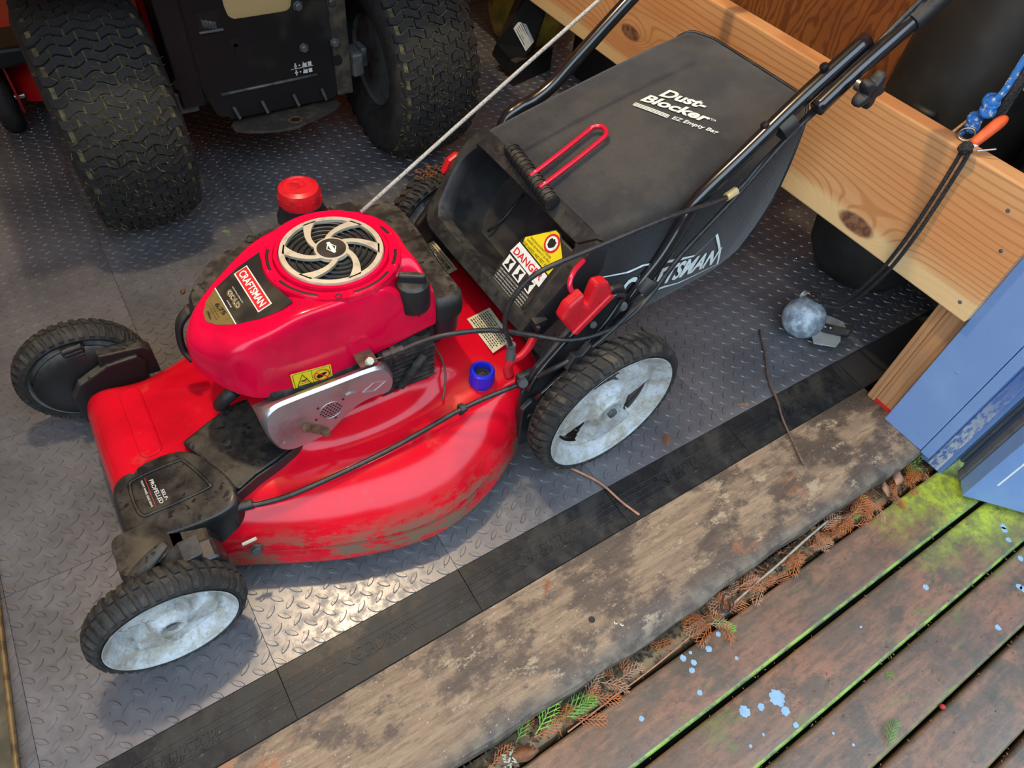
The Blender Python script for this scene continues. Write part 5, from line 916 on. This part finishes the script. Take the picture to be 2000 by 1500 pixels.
# ================================================================== PLANT LITTER
def frond(n=13, L=.06, seed=0, ang=.62, r=.00085):
    g = G(); q = random.Random(seed); bend = q.uniform(-.25, .25); st_ = [V3((L * t, L * bend * t * t, .002 + .004 * math.sin(t * 3))) for t in [k / 6 for k in range(7)]]; g.tube(st_, [r * 1.1] * 3 + [r] * 3 + [r * .5], 3)
    for k in range(n):
        t = .12 + .86 * k / n; p = V3((L * t, L * bend * t * t, .002 + .004 * math.sin(t * 3))); s = 1 if k % 2 else -1; l = L * .42 * math.sin(PI * (.25 + .70 * t)) * q.uniform(.75, 1.1); a = s * ang + bend * t * 1.5
        e = p + V3((math.cos(a) * l, math.sin(a) * l, q.uniform(-.002, .003))); g.tube([p, p.lerp(e, .55) + V3((0, 0, .0008)), e], [r * .8, r * 1.1, r * .35], 3, flat=.6)
        if l > L * .22:
            for u in (.55,): m = p.lerp(e, u); g.tube([m, m + V3((math.cos(a - s * .7) * l * .42, math.sin(a - s * .7) * l * .42, 0))], [r * .9, r * .3], 3, flat=.6); g.tube([m, m + V3((math.cos(a + s * .6) * l * .3, math.sin(a + s * .6) * l * .3, 0))], [r * .9, r * .3], 3, flat=.6)
    return g
FM = {}
for c in ('frond_orange', 'frond_green', 'frond_pale', 'frond_lime'): FM[c] = [mesh('cedar_sprig', frond(seed=s), c) for s in range(3)]
def sprig(c, v, x, y, z, rz, sc, label, group=None, rx=0, ry=0):
    o = bpy.data.objects.new('cedar_sprig', FM[c][v]); COL.objects.link(o); o.location = (x, y, z); o.rotation_euler = (rx, ry, rz); o.scale = (sc, sc, sc); tag(o, label, 'plant sprig', group); return o
q = random.Random(5)
for i in range(84):
    x = q.choice([q.uniform(.10, .45), q.uniform(.62, .80), q.uniform(.86, 1.24), q.uniform(.86, 1.24), q.uniform(.1, 1.24)]); c_ = 'frond_orange' if q.random() < .8 else 'frond_pale'; where = 'at the lower left end of the gap litter' if x < .5 else ('midway along the gap litter' if x < .85 else 'in the gap litter toward the blue jamb')
    sprig(c_, q.randrange(3), x, q.uniform(-.284, -.258), -.050 + q.uniform(0, .016), q.choice([0, PI]) + q.gauss(.0, .55), q.uniform(.55, .95), ('dry orange cedar sprig ' if c_ == 'frond_orange' else 'faded pale brown cedar sprig ') + where, 'dry cedar sprigs in the gap by the sill', ry=q.uniform(-.15, .1))
ORD = ['first', 'second', 'third', 'fourth', 'fifth', 'sixth', 'seventh', 'eighth', 'ninth', 'tenth']
for i, (x, y, rz, sc) in enumerate(((.285,-.268,.35,1.05),(.325,-.270,.1,1.1),(.255,-.262,.5,.8),(.350,-.274,-.1,.75),(1.175,-.272,.25,.9),(1.20,-.266,.5,.85),(1.235,-.262,.6,.9),(1.05,-.272,1.0,.5),(1.005,-.277,.2,.6),(.640,-.276,-1.2,.7))):
    sprig('frond_green' if i % 3 else 'frond_lime', i % 3, x, y, -.040, rz, sc, ORD[[.255,.285,.325,.350,.640,1.005,1.05,1.175,1.20,1.235].index(x)] + ' green cedar sprig from the left in the gap litter', 'green cedar sprigs in the gap by the sill')
sprig('frond_orange', 0, .405, -.108, -.0052, .5, .45, 'small orange cedar sprig lying on the door sill plank'); sprig('frond_orange', 1, .795, .040, .0016, 4.15, .55, 'orange cedar sprig on the floor beside the rear white wheel'); sprig('frond_pale', 2, .972, .020, .0016, 5.6, .42, 'pale curled sprig at the edge of the rubber edging')
sprig('frond_lime', 0, .842, -.503, -.0392, 2.6, .30, 'bright green cedar tip lying on the third deck board'); sprig('frond_green', 1, .735, -.566, -.036, .55, .80, 'dark green cedar sprig lying across a gap between deck boards'); sprig('frond_lime', 2, .20, .60, .295, 2, .25, 'tiny bright green cedar tip stuck on the rear right tire')
bpy.data.objects['cedar_sprig'].name = 'cedar_sprig'
o = COL.objects[-1] if False else None
def twig(name, label, pts, r, m, cat='twig'): return tag(obj(name, G().tube(cr(pts, 4), r, 6), m, None, smooth=True), label, cat)
twig('bare_twig', 'long bare brown twig lying across the rubber edging and sill', [(1.1709,.1504,.004),(1.125,.088,.006),(1.0815,.0377,.004),(1.05,-.02,.006),(1.0289,-.0556,.002),(.9873,-.1509,-.002)], .0024, 'twig'); twig('cedar_twig', 'orange scaly cedar twig lying over the floor edging by the rear wheel', [(.582,.0643,.004),(.602,.030,.004),(.6131,.003,.004),(.6221,-.0386,.002),(.6354,-.0735,-.002)], .0024, 'salmon')
twig('pale_stem', 'pale bare forked stem in the litter beside the sill', [(.66,-.280,-.044),(.74,-.272,-.040),(.82,-.266,-.038),(.90,-.258,-.036),(.96,-.254,-.034)], .0022, 'twig_pale'); twig('dry_stalk', 'thin dry stalk lying on the red mower deck', [(.417,.3195,.205),(.4202,.27,.196),(.4102,.2351,.188),(.3894,.2061,.170)], .0018, 'twig'); twig('thin_twig', 'thin reddish twig on the floor behind the rear white wheel', [(.935,.285,.003),(.925,.245,.006),(.90,.205,.004),(.89,.17,.003)], .0014, 'twig')
twig('long_root', 'long orange root strand along the deck board edge', [(.33,-.290,-.046),(.42,-.288,-.040),(.50,-.286,-.040),(.56,-.282,-.042),(.60,-.279,-.044)], .0013, 'salmon')
cw = tag(obj('wire_tie', G().tube(cr([(.655,-.262,-.040),(.668,-.258,-.036),(.682,-.264,-.034),(.680,-.276,-.034),(.668,-.284,-.032),(.658,-.276,-.032),(.668,-.268,-.030),(.684,-.258,-.030),(.690,-.268,-.030),(.682,-.280,-.030),(.664,-.280,-.028),(.652,-.268,-.030)], 6), .0013, 6), 'cable', None, smooth=True), 'coiled black wire tie lying in the litter beside the sill', 'wire')
def leaf(name, label, c, l, w, rz, m, curl=.004, group=None):
    g = G(); n = 9; up_ = []; 
    for i in range(n): t = i / (n - 1); hw_ = w * math.sin(PI * min(.98, max(.03, t))) ** .8; up_.append([(l * (t - .5), -hw_, curl * 2 * t * (1 - t)), (l * (t - .5), 0, -curl * .3 + curl * t), (l * (t - .5), hw_, curl * 2 * t * (1 - t)), (l * (t - .5), 0, -curl * .3 + curl * t - .0008)])
    g.loft(up_); mt = Matrix.Translation(c) @ Matrix.Rotation(rz, 4, 'Z'); g.xf(lambda x, y, z: mt @ V3((x, y, z))); return tag(obj(name, g, m, None, smooth=True), label, 'leaf', group)
leaf('dead_leaf', 'curled tan leaf lying in the litter nearest the jamb', (1.165,-.262,-.036), .034, .011, .5, 'leaf_tan'); leaf('dead_leaf', 'pale tan leaf beside the curled one near the jamb', (1.125,-.266,-.040), .032, .009, .9, 'leaf_tan'); leaf('dead_leaf', 'broad tan leaf in the middle of the litter right of the twig', (1.035,-.266,-.040), .026, .010, .2, 'leaf_tan'); leaf('dead_leaf', 'pointed brown leaf at the left end of the litter', (.255,-.281,-.034), .046, .011, -.35, 'leaf_brown'); leaf('dead_leaf', 'small brown leaf bit on the floor left of the mower', (.112,.835,.003), .014, .005, 1, 'leaf_brown')
lc = G(); q = random.Random(2)
for i in range(26): p = V3((.232 + q.uniform(-.009, .009), -.277 + q.uniform(-.009, .009), -.034 + q.uniform(-.003, .004))); lc.tube([p, p + V3((q.uniform(-.005, .005), q.uniform(-.005, .005), q.uniform(0, .004)))], [.0014, .0006], 4)
tag(obj('lichen_tuft', lc, 'lichen', None), 'pale green lichen tuft at the left end of the litter', 'lichen'); tag(obj('red_berry', G().ball((.865,-.577,-.038), .0045, 8), 'berry', None, smooth=True), 'small red berry between two deck boards', 'berry')
def scatter(name, label, n, fn, mats, seed):
    q = random.Random(seed); g = G()
    for i in range(n):
        p, l, w = fn(q); a = q.uniform(0, PI); d = V3((math.cos(a) * l, math.sin(a) * l, q.uniform(-.3, .3) * w)); s_ = V3((-math.sin(a) * w, math.cos(a) * w, 0)); u = V3((0, 0, w * .6)); g.loft([[p - d, p - d * .2 + s_, p + d, p - d * .1 - s_], [p - d * .8 + u, p + s_ * .7 + u, p + d * .8 + u, p - s_ * .7 + u]])
    o = obj(name, g, mats); o['kind'] = 'stuff'; o['label'] = label; o['category'] = 'litter'; return o
scatter('soil_litter', 'dark crumbly soil and needle litter filling the gap beside the sill', 1500, lambda q: (V3((q.uniform(-.1, 1.28), q.triangular(-.292, -.246, -.249), -.0575 + q.uniform(0, .006))), q.uniform(.0015, .006), q.uniform(.0008, .0022)), 'soil', 1)
scatter('needle_litter', 'loose orange cedar needles strewn in the gap beside the sill', 420, lambda q: (V3((q.choice([q.uniform(.05, .48), q.uniform(.60, .80), q.uniform(.82, 1.25), q.uniform(.82, 1.25)]), q.uniform(-.286, -.250), -.052 + q.uniform(0, .008))), q.uniform(.003, .009), q.uniform(.0005, .0012)), 'frond_orange', 2)
scatter('deck_crumbs', 'small brown plant crumbs strewn over the deck boards', 260, lambda q: (V3((q.uniform(.3, 1.35), q.choice([-.384, -.482, -.577, -.674]) + q.gauss(0, .003) if q.random() < .55 else q.uniform(-.66, -.30), -.0388)), q.uniform(.0008, .0032), q.uniform(.0005, .0016)), 'leaf_brown', 3)
scatter('floor_crumbs', 'small dark crumbs strewn over the floor and sill', 160, lambda q: (V3((q.uniform(-.3, 1.2), q.uniform(-.07, .9), .0016)), q.uniform(.0008, .003), q.uniform(.0005, .0012)), 'leaf_brown', 4)
scatter('tire_litter', 'brown needle clump stuck on the rear right tire tread', 60, lambda q: (V3((.585 + q.gauss(0, .015), q.uniform(.60, .635), .292 + q.uniform(-.004, .006))), q.uniform(.002, .009), q.uniform(.0006, .002)), 'leaf_brown', 6)
for o in list(COL.objects):
    if 'wl' in o: del o['wl']
